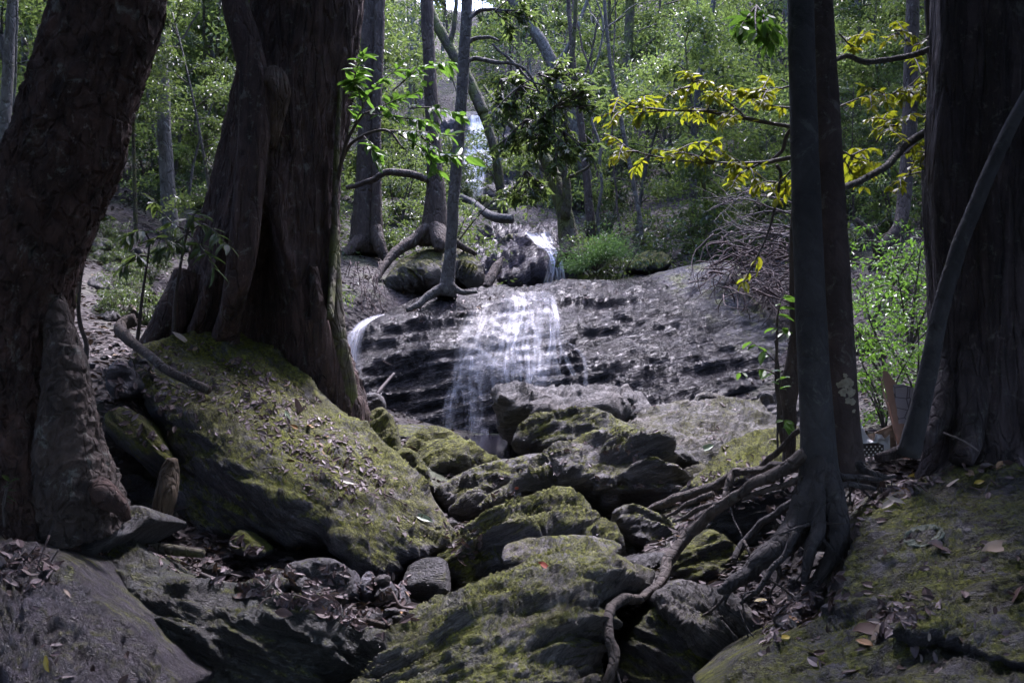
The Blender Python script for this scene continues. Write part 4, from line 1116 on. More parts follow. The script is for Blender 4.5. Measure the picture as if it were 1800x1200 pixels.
r8 = np.random.default_rng(8)
wt = wild_tree("slim dark lichen spotted tree rooted on the lip of the falls", [(782, 520, 12.4, 22), (786, 500, 12.4, 14), (793, 430, 12.4, 10), (800, 330, 12.4, 10), (810, 200, 12.4, 10), (817, 90, 12.4, 10), (821, 0, 12.4, 9.5), (828, -200, 12.4, 8), (835, -500, 12.4, 5)], M_greybark,
    [[(815, 110, 12.36, 4), (835, 102, 12.4, 4), (862, 108, 12.2, 4), (900, 112, 12.0, 3), (925, 125, 11.9, 2.5), (945, 155, 11.9, 2), (955, 190, 11.9, 1)],
     [(820, 78, 12.36, 4), (835, 68, 12.4, 4), (858, 66, 12.2, 3), (876, 72, 12.1, 2)],
     [(822, 36, 12.36, 4), (840, 22, 12.4, 4), (865, 17, 12.2, 3), (905, 20, 12.0, 2)],
     [(865, 78, 12.1, 2.5), (900, 108, 12.0, 2.5), (930, 140, 11.9, 2), (970, 150, 11.8, 1)]],
    [[(780, 505, 12.36, 10), (755, 520, 12.25, 8), (735, 535, 12.15, 6), (715, 545, 12.05, 4)], [(790, 500, 12.35, 8), (810, 512, 12.35, 5), (840, 514, 12.35, 3)]], seed=1)
# its dark leaf sprays
def sprays(twigs, per, L, wr, seed, droop=0.35, detail=False, spread=1.0, curl=0.2, up=None):
    """leaves set along twigs given as photograph points (px, py, Y)"""
    r = np.random.default_rng(seed)
    Cs, Ds, Ns = [], [], []
    tw = []
    for q in twigs:
        q = np.asarray(q, float)
        W = catmull(P(q[:, 0], q[:, 1], q[:, 2]), 24)
        tw.append(tube(W, np.linspace(0.0055, 0.0018, 24) * (q[0, 2] / 8 + .5), 4))
        n = per
        t = r.uniform(0.12, 1, n) ** 0.8
        k = np.clip((t * 23).astype(int), 0, 22)
        pos = W[k] + (W[k + 1] - W[k]) * r.random((n, 1))
        tan = unit(W[np.minimum(k + 1, 23)] - W[k])
        side = unit(np.cross(tan, np.array([0, 0, 1.0])) + 1e-4)
        sg = np.where(np.arange(n) % 2, 1, -1)[:, None]
        d = tan * r.uniform(.2, 1, (n, 1)) + side * sg * r.uniform(.4, 1.1, (n, 1)) * spread + r.normal(size=(n, 3)) * .3 + np.array([0, 0, -droop])
        Cs.append(pos); Ds.append(d); Ns.append(np.array([0, 0, 1.0]) + r.normal(size=(n, 3)) * .35)
    C, D, N_ = np.vstack(Cs), np.vstack(Ds), np.vstack(Ns)
    Ls = L * r.uniform(.6, 1.2, len(C))
    return leaf_geo(C, D, N_, Ls, Ls * wr, detail, curl), merge(tw)

def fan(x0, y0, Y, n, length, a0, a1, seed, sub=3):
    """a bundle of twigs fanning out of one point of the photograph"""
    r = np.random.default_rng(seed)
    out = []
    for k in range(n):
        a = r.uniform(a0, a1)
        l = length * r.uniform(.5, 1.1)
        dy = r.uniform(-.4, .4)
        m = (x0 + .5 * l * math.cos(a) + r.normal() * .06 * l, y0 - .5 * l * math.sin(a), Y + dy * .5)
        e = (x0 + l * math.cos(a), y0 - l * math.sin(a) + .15 * l, Y + dy)
        out.append([(x0, y0, Y), m, e])
        for j in range(sub):
            a2 = a + r.uniform(-.9, .9)
            l2 = l * r.uniform(.25, .5)
            out.append([m, (m[0] + .5 * l2 * math.cos(a2), m[1] - .5 * l2 * math.sin(a2), m[2] + r.uniform(-.2, .2)), (m[0] + l2 * math.cos(a2), m[1] - l2 * math.sin(a2) + .1 * l2, m[2] + r.uniform(-.3, .3))])
    return out
tw = fan(945, 130, 11.9, 6, 90, -1.2, 0.6, 1) + fan(915, 150, 12, 10, 95, -2.3, 0.5, 2) + fan(880, 140, 12.2, 6, 60, -2.0, .3, 3) + fan(970, 190, 11.8, 10, 90, -2.4, 0.6, 4) + fan(925, 210, 12, 9, 80, -2.3, .3, 5) + fan(925, 300, 12, 7, 80, -2.3, -.6, 6) + fan(870, 20, 12.1, 5, 80, -.9, .6, 7) + fan(990, 230, 11.8, 6, 80, -1.9, .3, 71)
(V, f), (V2, f2) = sprays(tw, 17, 0.115, 0.42, 3, 0.1)
mk("foliage", V, f, M_leaf_mid, wt, False); mk("foliage_twig", V2, f2, M_twig, wt)

wild_tree("tall mottled trunk with a fused second stem behind the hollow tree", [(640, 445, 15.2, 30), (642, 400, 15.2, 24), (645, 300, 15.2, 18), (650, 150, 15.2, 17), (655, 0, 15.2, 17), (662, -250, 15.2, 15), (668, -600, 15.3, 9)], M_brownbark,
    [[(662, 430, 15.0, 14), (662, 350, 15.0, 9), (662, 230, 15.0, 8), (665, 110, 15.0, 9), (668, 0, 15.0, 9), (675, -200, 15, 6)]], [[(660, 400, 14.9, 10), (668, 430, 14.8, 12), (680, 455, 14.7, 8)], [(635, 420, 15, 12), (610, 445, 14.8, 10), (595, 455, 14.7, 5)]], seed=2)
wild_tree("stout shaggy stump like trunk gripping a boulder with mossy roots", [(765, 430, 14.6, 30), (764, 400, 14.6, 24), (765, 350, 14.6, 18), (763, 290, 14.6, 14), (760, 200, 14.6, 12), (752, 60, 14.6, 11), (745, -150, 14.6, 9), (740, -500, 14.7, 5)], M_brownbark,
    [[(750, 315, 14.5, 6), (715, 305, 14.4, 7), (680, 302, 14.4, 6), (650, 318, 14.5, 5), (610, 330, 14.6, 4)]],
    [[(756, 400, 14.5, 13), (728, 422, 14.4, 11), (694, 446, 14.2, 9), (668, 478, 13.9, 7), (652, 512, 13.6, 5)], [(766, 400, 14.4, 15), (772, 424, 14.2, 14), (770, 440, 14.1, 8)], [(778, 405, 14.5, 8), (806, 430, 14.5, 6), (836, 446, 14.6, 4)]], seed=3)
wild_tree("curved mossy tree leaning over the purple ledge", [(1005, 450, 15.6, 22), (1000, 420, 15.6, 18), (990, 370, 15.6, 14), (968, 300, 15.6, 12), (945, 262, 15.6, 9), (915, 235, 15.7, 6), (880, 200, 15.8, 4), (850, 150, 16, 2)], M_mossbark,
    [[(995, 385, 15.5, 10), (996, 330, 15.4, 8), (990, 260, 15.3, 6), (1000, 160, 15.2, 5), (1010, 40, 15.1, 4), (1015, -120, 15, 3)], [(985, 350, 15.6, 7), (965, 310, 15.8, 5), (950, 290, 16, 5), (936, 260, 16.2, 3)], [(968, 300, 15.5, 4), (1000, 310, 15.3, 3), (1040, 290, 15, 2)]],
    [[(998, 430, 15.4, 10), (985, 450, 15.2, 6), (978, 470, 15.1, 3)]], seed=4)
wild_tree("pale diagonal trunk crossing the bright gap above the far waterfall", [(1035, 330, 21, 10), (1012, 240, 21, 11), (985, 150, 21, 11), (955, 80, 21, 10), (915, 20, 21, 9), (870, -40, 21.2, 8), (820, -120, 21.5, 5)], M_palebark, [[(975, 120, 21, 5), (1010, 60, 21, 4), (1040, -20, 21, 3)]], seed=5)
wild_tree("mossy diagonal trunk behind the slim dark tree", [(850, 200, 19, 10), (815, 125, 19, 10), (785, 75, 19, 9), (760, 30, 19, 9), (735, -40, 19, 8), (700, -140, 19, 5)], M_mossbark, [[(790, 85, 19, 5), (800, 30, 18.9, 4), (802, -60, 18.8, 3)], [(850, 200, 19, 9), (868, 260, 19, 8), (880, 330, 19.2, 9), (884, 380, 19.3, 10)]], seed=6)
wild_tree("pale spotted straight trunk between the flaky tree and hollow tree", [(305, 440, 13, 16), (300, 400, 13, 14), (295, 320, 13, 12), (290, 240, 13, 11.5), (285, 120, 13, 11), (278, 0, 13, 10), (270, -250, 13, 8), (262, -600, 13, 4)], M_palebark, [[(286, 110, 13, 3), (320, 70, 13, 2), (350, 20, 13, 1.5)]], seed=7)
wild_tree("grey vine clad trunk at the far edge behind the flaky tree", [(8, 420, 13, 14), (8, 300, 13, 12), (10, 200, 13, 10), (16, 100, 13, 9.5), (22, 0, 13, 9), (28, -200, 13, 8), (32, -500, 13, 4)], M_palebark, [[(24, 200, 12.8, 2), (28, 100, 12.8, 2), (30, 0, 12.8, 2), (35, -100, 12.8, 1.5)]], seed=8)
wild_tree("thin black stem beside the grey vine clad trunk", [(84, 300, 11, 4), (86, 200, 11, 4), (90, 80, 11, 4), (92, 0, 11, 4), (95, -150, 11, 3), (96, -400, 11, 2)], M_twig, [[(92, 15, 11, 2), (112, 5, 11, 2), (140, -10, 11, 1)]], seed=9, seg=10)
wild_tree("dark knotted slim trunk standing just behind the twin trunks", [(1388, 830, 5.2, 16), (1387, 800, 5.2, 12), (1386, 740, 5.2, 12), (1384, 700, 5.2, 15), (1387, 680, 5.2, 18), (1391, 655, 5.2, 12), (1393, 600, 5.2, 8), (1394, 520, 5.2, 6), (1396, 420, 5.2, 5), (1400, 250, 5.2, 5), (1404, 0, 5.2, 4), (1406, -300, 5.2, 3)], M_brownbark,
    [[(1375, 790, 5.15, 4), (1370, 740, 5.1, 4), (1367, 690, 5.1, 4), (1366, 640, 5.1, 3), (1368, 560, 5.1, 2)]], seed=10, seg=20, rough=0.3)
wild_tree("slender straight dark trunk on the right bank above bushes".replace("right ", "steep "), [(1080, 330, 23, 10), (1092, 250, 23, 9), (1098, 160, 23, 9), (1104, 80, 23, 8), (1108, 0, 23, 8), (1112, -200, 23, 5)], M_mossbark, [[(1100, 120, 23, 4), (1130, 85, 23, 3), (1160, 60, 23, 2)]], seed=11)
wild_tree("thin pale crooked sapling stem reaching above the ferny bush", [(1130, 430, 15.5, 4), (1122, 370, 15.5, 4), (1100, 260, 15.5, 4), (1083, 170, 15.5, 3.5), (1070, 90, 15.5, 3), (1062, 0, 15.5, 3), (1055, -150, 15.5, 2)], M_palebark, [], seed=12, seg=10)
wild_tree("upright stem with short forks behind the curved mossy tree", [(1040, 420, 17, 9), (1035, 350, 17, 7), (1025, 250, 17, 6), (1012, 140, 17, 5), (1003, 60, 17, 4), (995, -60, 17, 3)], M_brownbark, [[(1015, 160, 17, 3), (1035, 110, 17, 2), (1050, 40, 17, 2)]], seed=13, seg=10)
wild_tree("thin stem curving up beside the black trunk of the largest tree", [(1650, 330, 6.5, 6), (1645, 200, 6.5, 6), (1638, 100, 6.5, 6), (1630, 0, 6.5, 6), (1622, -120, 6.5, 5), (1615, -400, 6.5, 3)], M_twig, seed=14, seg=10)
wild_tree("bare buttressed brown trunk on the bank behind the bright shrubs", [(1545, 480, 12.5, 18), (1548, 440, 12.5, 11), (1580, 400, 12.6, 11), (1592, 330, 12.8, 12), (1600, 200, 13, 12), (1605, 0, 13, 11), (1610, -300, 13, 6)], M_brownbark, [], [[(1545, 470, 12.4, 12), (1570, 500, 12.2, 9), (1590, 525, 12, 6)], [(1545, 450, 12.4, 8), (1530, 410, 12.4, 6), (1505, 385, 12.5, 4)]], seed=15)

# leafy saplings in front
def leafy_sapling(label, stems, tw, per, L, wr, lmat, seed, detail=True, droop=0.35, cat="sapling", smat=None, group=None):
    q = stems[0][0]
    o = empty("sapling", P(q[0], q[1], q[2]), label, cat, group)
    for s in stems:
        V, f = ptube(s, 30, 8, wob=0.015, seed=seed)
        mk("stem", V, f, smat or M_twig, o)
    (V, f), (V2, f2) = sprays(tw, per, L, wr, seed, droop, detail)
    mk("foliage", V, f, lmat, o, False)
    mk("foliage_twig", V2, f2, smat or M_twig, o)  # only the twigs that carry the leaves
    return o
leafy_sapling("sapling with large bright green leaves beside the hollow tree", [[(598, 560, 7.4, 4), (590, 420, 7.2, 4), (592, 330, 7.0, 3.5), (610, 250, 6.8, 3), (640, 200, 6.6, 2)], [(590, 310, 7.0, 3), (620, 250, 6.8, 3), (680, 230, 6.5, 2.5), (710, 262, 6.4, 1.5)]],
    [[(610, 250, 6.8), (650, 165, 6.6), (700, 120, 6.4)], [(640, 200, 6.6), (700, 175, 6.4), (760, 150, 6.3)], [(640, 200, 6.6), (690, 205, 6.4), (760, 215, 6.2)], [(680, 230, 6.5), (740, 232, 6.3), (800, 240, 6.2)], [(620, 180, 6.7), (625, 130, 6.6), (640, 95, 6.5)], [(690, 160, 6.5), (740, 120, 6.4), (790, 110, 6.3)],
     [(640, 190, 6.7), (630, 160, 6.6), (620, 140, 6.5)], [(700, 235, 6.4), (745, 265, 6.3), (770, 310, 6.2)], [(640, 240, 6.6), (655, 260, 6.5), (665, 285, 6.5)], [(720, 190, 6.4), (770, 190, 6.2), (815, 205, 6.1)], [(740, 240, 6.3), (780, 270, 6.2), (830, 275, 6.1)]], 30, 0.112, 0.4, M_leaf_green, 31, droop=0.2)
leafy_sapling("sapling with drooping leaf whorls in the shade of the hollow tree", [[(305, 595, 6.6, 4), (308, 520, 6.5, 3), (318, 460, 6.4, 2.5), (330, 405, 6.3, 2)], [(238, 640, 6.4, 4), (248, 540, 6.3, 3), (258, 470, 6.2, 2), (262, 420, 6.2, 2)]],
    [[(330, 410, 6.3), (360, 395, 6.2), (400, 430, 6.0)], [(330, 410, 6.3), (350, 430, 6.2), (375, 470, 6.0)], [(330, 405, 6.3), (300, 390, 6.2), (270, 350, 6.2)], [(330, 410, 6.3), (310, 425, 6.2), (280, 440, 6.1)], [(262, 420, 6.2), (250, 405, 6.1), (225, 415, 6.0)], [(262, 420, 6.2), (285, 420, 6.1), (300, 440, 6.0)], [(258, 450, 6.2), (240, 450, 6.1), (215, 470, 6)], [(330, 408, 6.3), (335, 385, 6.2), (350, 370, 6.1)]], 18, 0.14, 0.27, M_leaf_mid, 32, droop=0.4)
leafy_sapling("bare crooked seedling stem with few round leaves by the flaky tree", [[(150, 632, 5.5, 5), (152, 605, 5.5, 4), (142, 570, 5.45, 4), (140, 500, 5.4, 3), (150, 450, 5.4, 2.5), (165, 400, 5.4, 2)]], [[(140, 500, 5.4), (132, 520, 5.4), (128, 545, 5.4)], [(165, 400, 5.4), (185, 380, 5.4), (200, 390, 5.3)]], 5, 0.11, 0.6, M_leaf_mid, 33)
leafy_sapling("tiny dark seedling sprouting at the foot of the flaky tree", [[(10, 925, 3.9, 3), (8, 880, 3.88, 2), (15, 840, 3.86, 1.5)]], [[(8, 890, 3.88), (12, 865, 3.86), (18, 845, 3.85)]], 9, 0.05, 0.4, M_leaf_dark, 34)
leafy_sapling("low leafy stem with yellow green leaves beside the knotted slim trunk", [[(1368, 800, 5.1, 2), (1366, 720, 5.1, 2), (1368, 660, 5.1, 2), (1362, 600, 5.1, 1.5)]],
    [[(1368, 660, 5.1), (1340, 648, 5.0), (1300, 655, 5.0)], [(1367, 640, 5.1), (1350, 622, 5.0), (1320, 600, 5.0)], [(1362, 600, 5.1), (1380, 580, 5.0), (1350, 575, 5.0)], [(1368, 690, 5.1), (1372, 670, 5.0), (1378, 650, 5.0)], [(1365, 570, 5.1), (1370, 540, 5.0), (1380, 510, 5)], [(1367, 760, 5.1), (1375, 745, 5.1), (1378, 738, 5.0)]], 6, 0.085, 0.42, M_leaf_green, 35)

# yellow green sprays of the brown twin trunk
yl = [[(1395, 225, 4.6), (1340, 212, 4.7), (1270, 198, 4.8), (1210, 188, 4.9)], [(1310, 205, 4.75), (1280, 180, 4.8), (1250, 160, 4.9)], [(1260, 195, 4.8), (1180, 195, 4.9), (1100, 200, 5.0)], [(1180, 195, 4.9), (1120, 190, 5.0), (1050, 205, 5.1)],
      [(1395, 278, 4.6), (1340, 285, 4.7), (1260, 286, 4.8), (1190, 282, 4.9)], [(1260, 286, 4.8), (1210, 270, 4.9), (1150, 262, 5.0)], [(1190, 282, 4.9), (1130, 270, 5.0), (1080, 250, 5.1)], [(1340, 285, 4.7), (1310, 300, 4.75), (1280, 310, 4.8)],
      [(1395, 150, 4.6), (1350, 160, 4.7), (1290, 165, 4.8)], [(1395, 190, 4.6), (1350, 185, 4.7), (1310, 170, 4.8)], [(1390, 300, 4.7), (1370, 320, 4.75), (1345, 322, 4.8)], [(1230, 130, 4.9), (1215, 150, 4.9), (1195, 175, 4.9)]]
def side_twigs(tw, n, l, seed):
    r = np.random.default_rng(seed)
    out = list(tw)
    for q in tw:
        q = np.asarray(q, float)
        for k in range(n):
            t = r.uniform(.25, .95) * (len(q) - 1)
            i = min(int(t), len(q) - 2)
            p = q[i] + (q[i + 1] - q[i]) * (t - i)
            a = r.uniform(0, 6.28)
            ll = l * r.uniform(.5, 1.2)
            e = p + np.array([ll * math.cos(a), -abs(ll * math.sin(a)) * r.choice([-.6, .8]), r.uniform(-.35, .35)])
            out.append([tuple(p), tuple((p + e) / 2 + np.array([0, -4, 0])), tuple(e)])
    return out
(V, f), (V2, f2) = sprays(side_twigs(yl, 4, 52, 5), 15, 0.058, 0.44, 41, 0.45, True)
mk("foliage", V, f, M_leaf_yellow, tC2, False)
mk("foliage_twig", V2, f2, M_twig, tC2)
yl2 = [[(1470, 260, 4.7), (1510, 280, 4.9), (1560, 290, 5.0)], [(1470, 190, 4.7), (1520, 170, 4.9), (1570, 165, 5)], [(1560, 290, 5.0), (1590, 270, 5.1), (1630, 265, 5.2)], [(1640, 110, 5.6), (1600, 150, 5.5), (1560, 170, 5.4)], [(1640, 140, 5.6), (1610, 150, 5.5), (1590, 180, 5.4)], [(1640, 60, 5.6), (1605, 80, 5.5), (1570, 50, 5.4)], [(1640, 200, 5.6), (1600, 205, 5.5), (1545, 215, 5.4)], [(1480, 270, 4.9), (1495, 300, 5), (1520, 330, 5.1)], [(1540, 250, 5.2), (1555, 230, 5.2), (1580, 220, 5.2)], [(1475, 60, 4.7), (1500, 85, 4.9), (1490, 60, 5.0)], [(1630, 300, 5.5), (1590, 310, 5.4), (1560, 330, 5.3)], [(1640, 180, 5.5), (1620, 160, 5.4), (1640, 140, 5.3)]]
(V, f), (V2, f2) = sprays(side_twigs(yl2, 3, 44, 6), 14, 0.06, 0.44, 42, 0.4, True)
mk("foliage", V, f, M_leaf_yellow, tD, False)
mk("foliage_twig", V2, f2, M_twig, tD)
tops = fan(1330, 10, 4.3, 8, 75, -2.9, -0.9, 43, 2)
(V, f), (V2, f2) = sprays(tops, 7, 0.085, 0.45, 44, 0.5, True)
mk("foliage", V, f, M_leaf_green, tC, False); mk("foliage_twig", V2, f2, M_twig, tC)
for q in ([(1460, 340, 4.6, 5), (1490, 328, 4.7, 6), (1520, 315, 4.8, 6), (1555, 295, 4.9, 6.5), (1580, 268, 5.0, 7), (1610, 242, 5.1, 7), (1660, 215, 5.1, 8)],
          [(1455, 120, 4.6, 4), (1470, 105, 4.7, 4.5), (1490, 98, 4.75, 4.5), (1515, 108, 4.8, 5), (1545, 107, 4.9, 5), (1590, 100, 5.0, 5), (1620, 92, 5.05, 5.5), (1660, 75, 5.1, 6)]):
    V, f = ptube(q, 40, 12, wob=0.012); mk("branch", V, f, M_greybark, tD)
for q in ([(1448, 225, 4.55, 3), (1395, 223, 4.6, 3.5), (1330, 212, 4.75, 3), (1230, 195, 4.85, 2)], [(1455, 270, 4.55, 4), (1395, 278, 4.6, 4), (1330, 286, 4.75, 3.5), (1260, 286, 4.85, 3), (1195, 282, 4.9, 1.5)],
          [(1452, 180, 4.55, 4), (1390, 228, 4.62, 3.5), (1375, 265, 4.7, 3.5), (1355, 283, 4.72, 3)], [(1365, 290, 4.7, 3), (1372, 310, 4.72, 3), (1360, 370, 4.74, 2.5), (1345, 420, 4.76, 2), (1320, 470, 4.78, 1.5), (1305, 500, 4.8, 1)]):
    V, f = ptube(q, 40, 8, wob=0.015); mk("branch", V, f, M_twig, tC2)
(V, f), (V2, f2) = sprays([[(1345, 420, 4.76), (1335, 450, 4.78), (1330, 470, 4.8)], [(1320, 470, 4.78), (1312, 488, 4.8), (1302, 500, 4.8)]], 6, 0.07, 0.45, 45, 0.4, True)
mk("foliage", V, f, M_leaf_yellow, tC2, False)

# ------------------------------------------------------------------ branches, logs and dead wood
def log(name, label, pts, mat, cat="log", n=30, seg=14, rough=0.15, wob=0.01, seed=0, group=None):
    V, f = ptube(pts, n, seg, bark_f(3, 0.05, lambda t: 1, rough, 0.03, seed, 1), wob=wob, seed=seed)
    return tag(mk(name, V, f, mat), label, cat, group)
log("fallen_branch", "dark fallen branch with a knobbed end resting on the huge boulder", [(238, 562, 6.3, 12), (222, 566, 6.28, 12), (212, 578, 6.2, 11), (222, 592, 6.1, 10), (250, 615, 5.95, 8), (290, 648, 5.7, 8), (330, 668, 5.6, 8), (368, 686, 5.55, 8)], M_brownbark, "branch", 40, seed=1)
log("log", "short upright chunk of rotten brown wood wedged beside the huge boulder", [(277, 930, 4.85, 10), (284, 905, 4.85, 17), (290, 870, 4.85, 19), (297, 830, 4.9, 17), (302, 805, 4.9, 9)], bark_mat((0.05, 0.035, 0.022), (0.17, 0.12, 0.075), 0.15, 14, 0.35, 0.1, 1.0), seed=2, rough=0.3)
log("log", "mossy rotten log lying in the litter beside the wedge boulder", [(258, 960, 4.5, 7), (285, 962, 4.5, 9), (320, 967, 4.5, 9), (360, 972, 4.5, 7)], M_mossbark, seed=3, rough=0.2)
log("stick", "long dark stick lying on the wedge boulder top", [(352, 1008, 4.1, 4), (400, 1026, 4.05, 5), (450, 1046, 4.0, 4.5), (505, 1066, 3.98, 3), (530, 1080, 3.95, 2)], M_twig, "stick", seed=4)
log("log", "grey driftwood log leaning in the cascade on the purple ledge", [(855, 506, 14.0, 7), (864, 485, 14.2, 9), (874, 468, 14.4, 8), (882, 456, 14.5, 4), (886, 452, 14.5, 2)], M_brownbark, seed=5, rough=0.35)
log("stick", "pale straight stick propped against the wet rock face", [(663, 692, 10.4, 2.5), (676, 676, 10.6, 3), (692, 656, 10.8, 2)], M_deadpale, "stick", seed=6)
log("log", "crooked grey log spanning the stream behind the slim dark tree", [(808, 345, 18, 5), (830, 356, 17.8, 6), (850, 372, 17.5, 7), (870, 382, 17.2, 8), (900, 385, 17.0, 8)], M_greybark, seed=7)
log("log", "long pale log lying across the bank beyond the brown twin trunk", [(1480, 480, 13, 4), (1530, 488, 13, 4.5), (1580, 486, 13, 4), (1640, 488, 13, 3.5)], M_deadtwig, seed=8)
log("log", "forked pale log slanting down the bank above the bright shrubs", [(1495, 395, 14.5, 4), (1520, 420, 14.2, 4.5), (1550, 440, 14, 5), (1590, 450, 13.8, 5), (1640, 462, 13.6, 5)], M_palebark, seed=9)
log("log", "dark arched root like log among the bright green shrubs", [(1490, 590, 8.8, 8), (1520, 588, 8.6, 10), (1545, 598, 8.5, 9), (1562, 612, 8.5, 7)], M_brownbark, seed=10)
log("stick", "thin pale stick hanging down the bank by the long pale log", [(1550, 480, 12.5, 2), (1580, 500, 12.2, 2), (1612, 515, 12, 1.5)], M_deadpale, "stick", seed=11)
log("stick", "curled grey vine loop on the dim lichened rock", [(1338, 712, 9.0, 4), (1338, 702, 8.95, 4), (1345, 694, 8.9, 4), (1354, 696, 8.9, 4), (1358, 706, 8.95, 4)], M_greybark, "vine", seed=12)
log("stick", "thin pale twig arching against the base of the largest trunk", [(1658, 760, 4.35, 1.6), (1690, 772, 4.3, 1.6), (1720, 792, 4.3, 1.4)], M_deadpale, "stick", seed=13)
log("stick", "short crossed stick among the slate shards", [(690, 1040, 4.3, 2), (705, 1065, 4.25, 2.2), (740, 1070, 4.2, 1.5)], M_deadtwig, "stick", seed=14)
log("branch", "stout broken branch end lying beneath the slate shards", [(560, 1085, 4.0, 5), (600, 1090, 3.98, 6), (650, 1092, 3.95, 6), (676, 1098, 3.95, 4)], M_brownbark, "branch", seed=15)

# tangle of dead twigs over the end of the rock face
r = np.random.default_rng(61)
parts = []
for k in range(190):
    px, py = r.uniform(1255, 1400), r.uniform(405, 520)
    Y = 13.6 - (py - 400) / 120 * 1.6 + r.uniform(-.5, .5)
    a = r.uniform(-2.6, 0.4)
    l = r.uniform(40, 110)
    dx, dy = l * math.cos(a), -l * math.sin(a) * 0.7 
    q = [(px, py, Y), (px + dx * .5 + r.normal() * 12, py + dy * .4 + r.normal() * 10, Y - .15 + r.normal() * .2), (px + dx + r.normal() * 10, py + dy * .9 + 10, Y - .3 + r.normal() * .25)]
    q = np.array(q)
    parts.append(twig(P(q[:, 0], q[:, 1], q[:, 2]), 0.012 * r.uniform(.6, 1.5), 0.004, 4, 9, 0.06, k))
V, f = merge(parts)
tag(mk("brushwood_tangle", V, f, M_deadtwig), "tangle of dead brown twigs hanging over the dry end of the rock face", "dead brush")
parts = []
for k in range(9):
    y0 = 345 + 9 * k + r.normal() * 5
    Y = 13.6 - k * .12
    a = np.array([1405 + r.normal() * 10, y0 + 10, Y])
    e = np.array([r.uniform(1240, 1310), y0 + r.uniform(-14, 34), Y + r.normal() * .3])
    m = (a + e) / 2 + np.array([r.normal() * 12, r.normal() * 9 - 8, r.normal() * .15])
    W = catmull(np.array([a, m, e]), 14)
    W[:, 1] += 3.5 * fbm(np.stack([W[:, 0] * .03, W[:, 1] * .03, np.full(14, k * 3.3)], -1), 3)
    parts.append(tube(P(W[:, 0], W[:, 1], W[:, 2]), np.linspace(.016, .005, 14), 5))
    for j in range(9):
        p = W[r.integers(3, 13)]
        an = math.pi + r.uniform(-1.0, 1.0)
        l = r.uniform(20, 70)
        q = np.array([p, p + np.array([.5 * l * math.cos(an), .5 * l * math.sin(an) * .8 + r.normal() * 4, r.normal() * .12]), p + np.array([l * math.cos(an), l * math.sin(an) * .8, r.normal() * .25])])
        parts.append(twig(P(q[:, 0], q[:, 1], q[:, 2]), .007, .0025, 4, 7, 0.05, 9 * k + j))
V, f = merge(parts)
tag(mk("fallen_branch", V, f, M_deadpale), "bleached bare fallen branch with many twigs above the brown tangle", "branch")

# fine hanging roots under the boulder by the stout trunk
parts = []
for k in range(26):
    px, py = r.uniform(606, 672), r.uniform(450, 525)
    Y = r.uniform(12.5, 13.2)
    q = np.array([(px, py, Y), (px + r.normal() * 8, py + 30, Y - .1), (px + r.normal() * 16, py + r.uniform(45, 80), Y - .2)])
    parts.append(twig(P(q[:, 0], q[:, 1], q[:, 2]), 0.007, 0.002, 4, 10, 0.16, k))
V, f = merge(parts)
tag(mk("root_fringe", V, f, M_deadtwig), "fringe of thin brown roots hanging beside the small side cascade", "roots")

# ------------------------------------------------------------------ falling water
def ribbons(name, label, strips, targets, mat, lift=0.03, na=7, dens_n=34, seed=0, drop_smooth=3):
    parts, uvs = [], []
    r = np.random.default_rng(seed)
    for s in strips:
        s = np.asarray(s, float)               # rows of px, py, width px
        n = max(10, int(np.linalg.norm(np.diff(s[:, :2], axis=0), axis=1).sum() / 5))
        W = catmull(np.hstack([s[:, :2], np.zeros((len(s), 1)), s[:, 2:3]]), n)
        tg = unit(np.gradient(W[:, :2], axis=0))
        nrm = np.stack([-tg[:, 1], tg[:, 0]], -1)
        nrm[nrm[:, 0] < 0] *= -1
        nrm = unit(nrm * np.array([1, 0.35]))
        G = np.zeros((n, na, 3))
        Yh = np.zeros((n, na))
        for i in range(n):
            for j in range(na):
                q = W[i, :2] + nrm[i] * (j / (na - 1) - .5) * W[i, 3]
                h = see(q[0], q[1], targets)
                Yh[i, j] = h[0][1] if h is not None else np.nan
                G[i, j, :2] = q
        med = np.nanmedian(Yh) if np.isfinite(Yh).any() else 12.0
        for j in range(na):
            col = Yh[:, j]
            ok = np.isfinite(col)
            col = np.interp(np.arange(n), np.nonzero(ok)[0], col[ok]) if ok.sum() > 1 else np.full(n, med)
            pad = np.pad(col, drop_smooth, mode='edge')
            lo = np.min(np.stack([pad[k:k + n] for k in range(2 * drop_smooth + 1)]), 0)
            Yh[:, j] = 0.5 * lo + 0.5 * col
        for ax in (0, 1):
            Yh = (np.roll(Yh, 1, ax) + 2 * Yh + np.roll(Yh, -1, ax)) / 4 if 0 else Yh
        V = P(G[..., 0], G[..., 1], Yh - lift)
        idx = (np.arange(n - 1)[:, None] * na + np.arange(na - 1)[None]).ravel()
        parts.append((V.reshape(-1, 3), [np.stack([idx, idx + 1, idx + na + 1, idx + na], -1)]))
        L = np.concatenate([[0], np.cumsum(np.linalg.norm(np.diff(V[:, na // 2], axis=0), axis=1))])
        uv = np.stack([np.broadcast_to(np.linspace(0, 1, na)[None], (n, na)), np.broadcast_to(L[:, None], (n, na))], -1)
        uvs.append(uv.reshape(-1, 2))
    V, f = merge(parts)
    return tag(mk(name, V, f, mat, uv=np.vstack(uvs)), label, "waterfall")

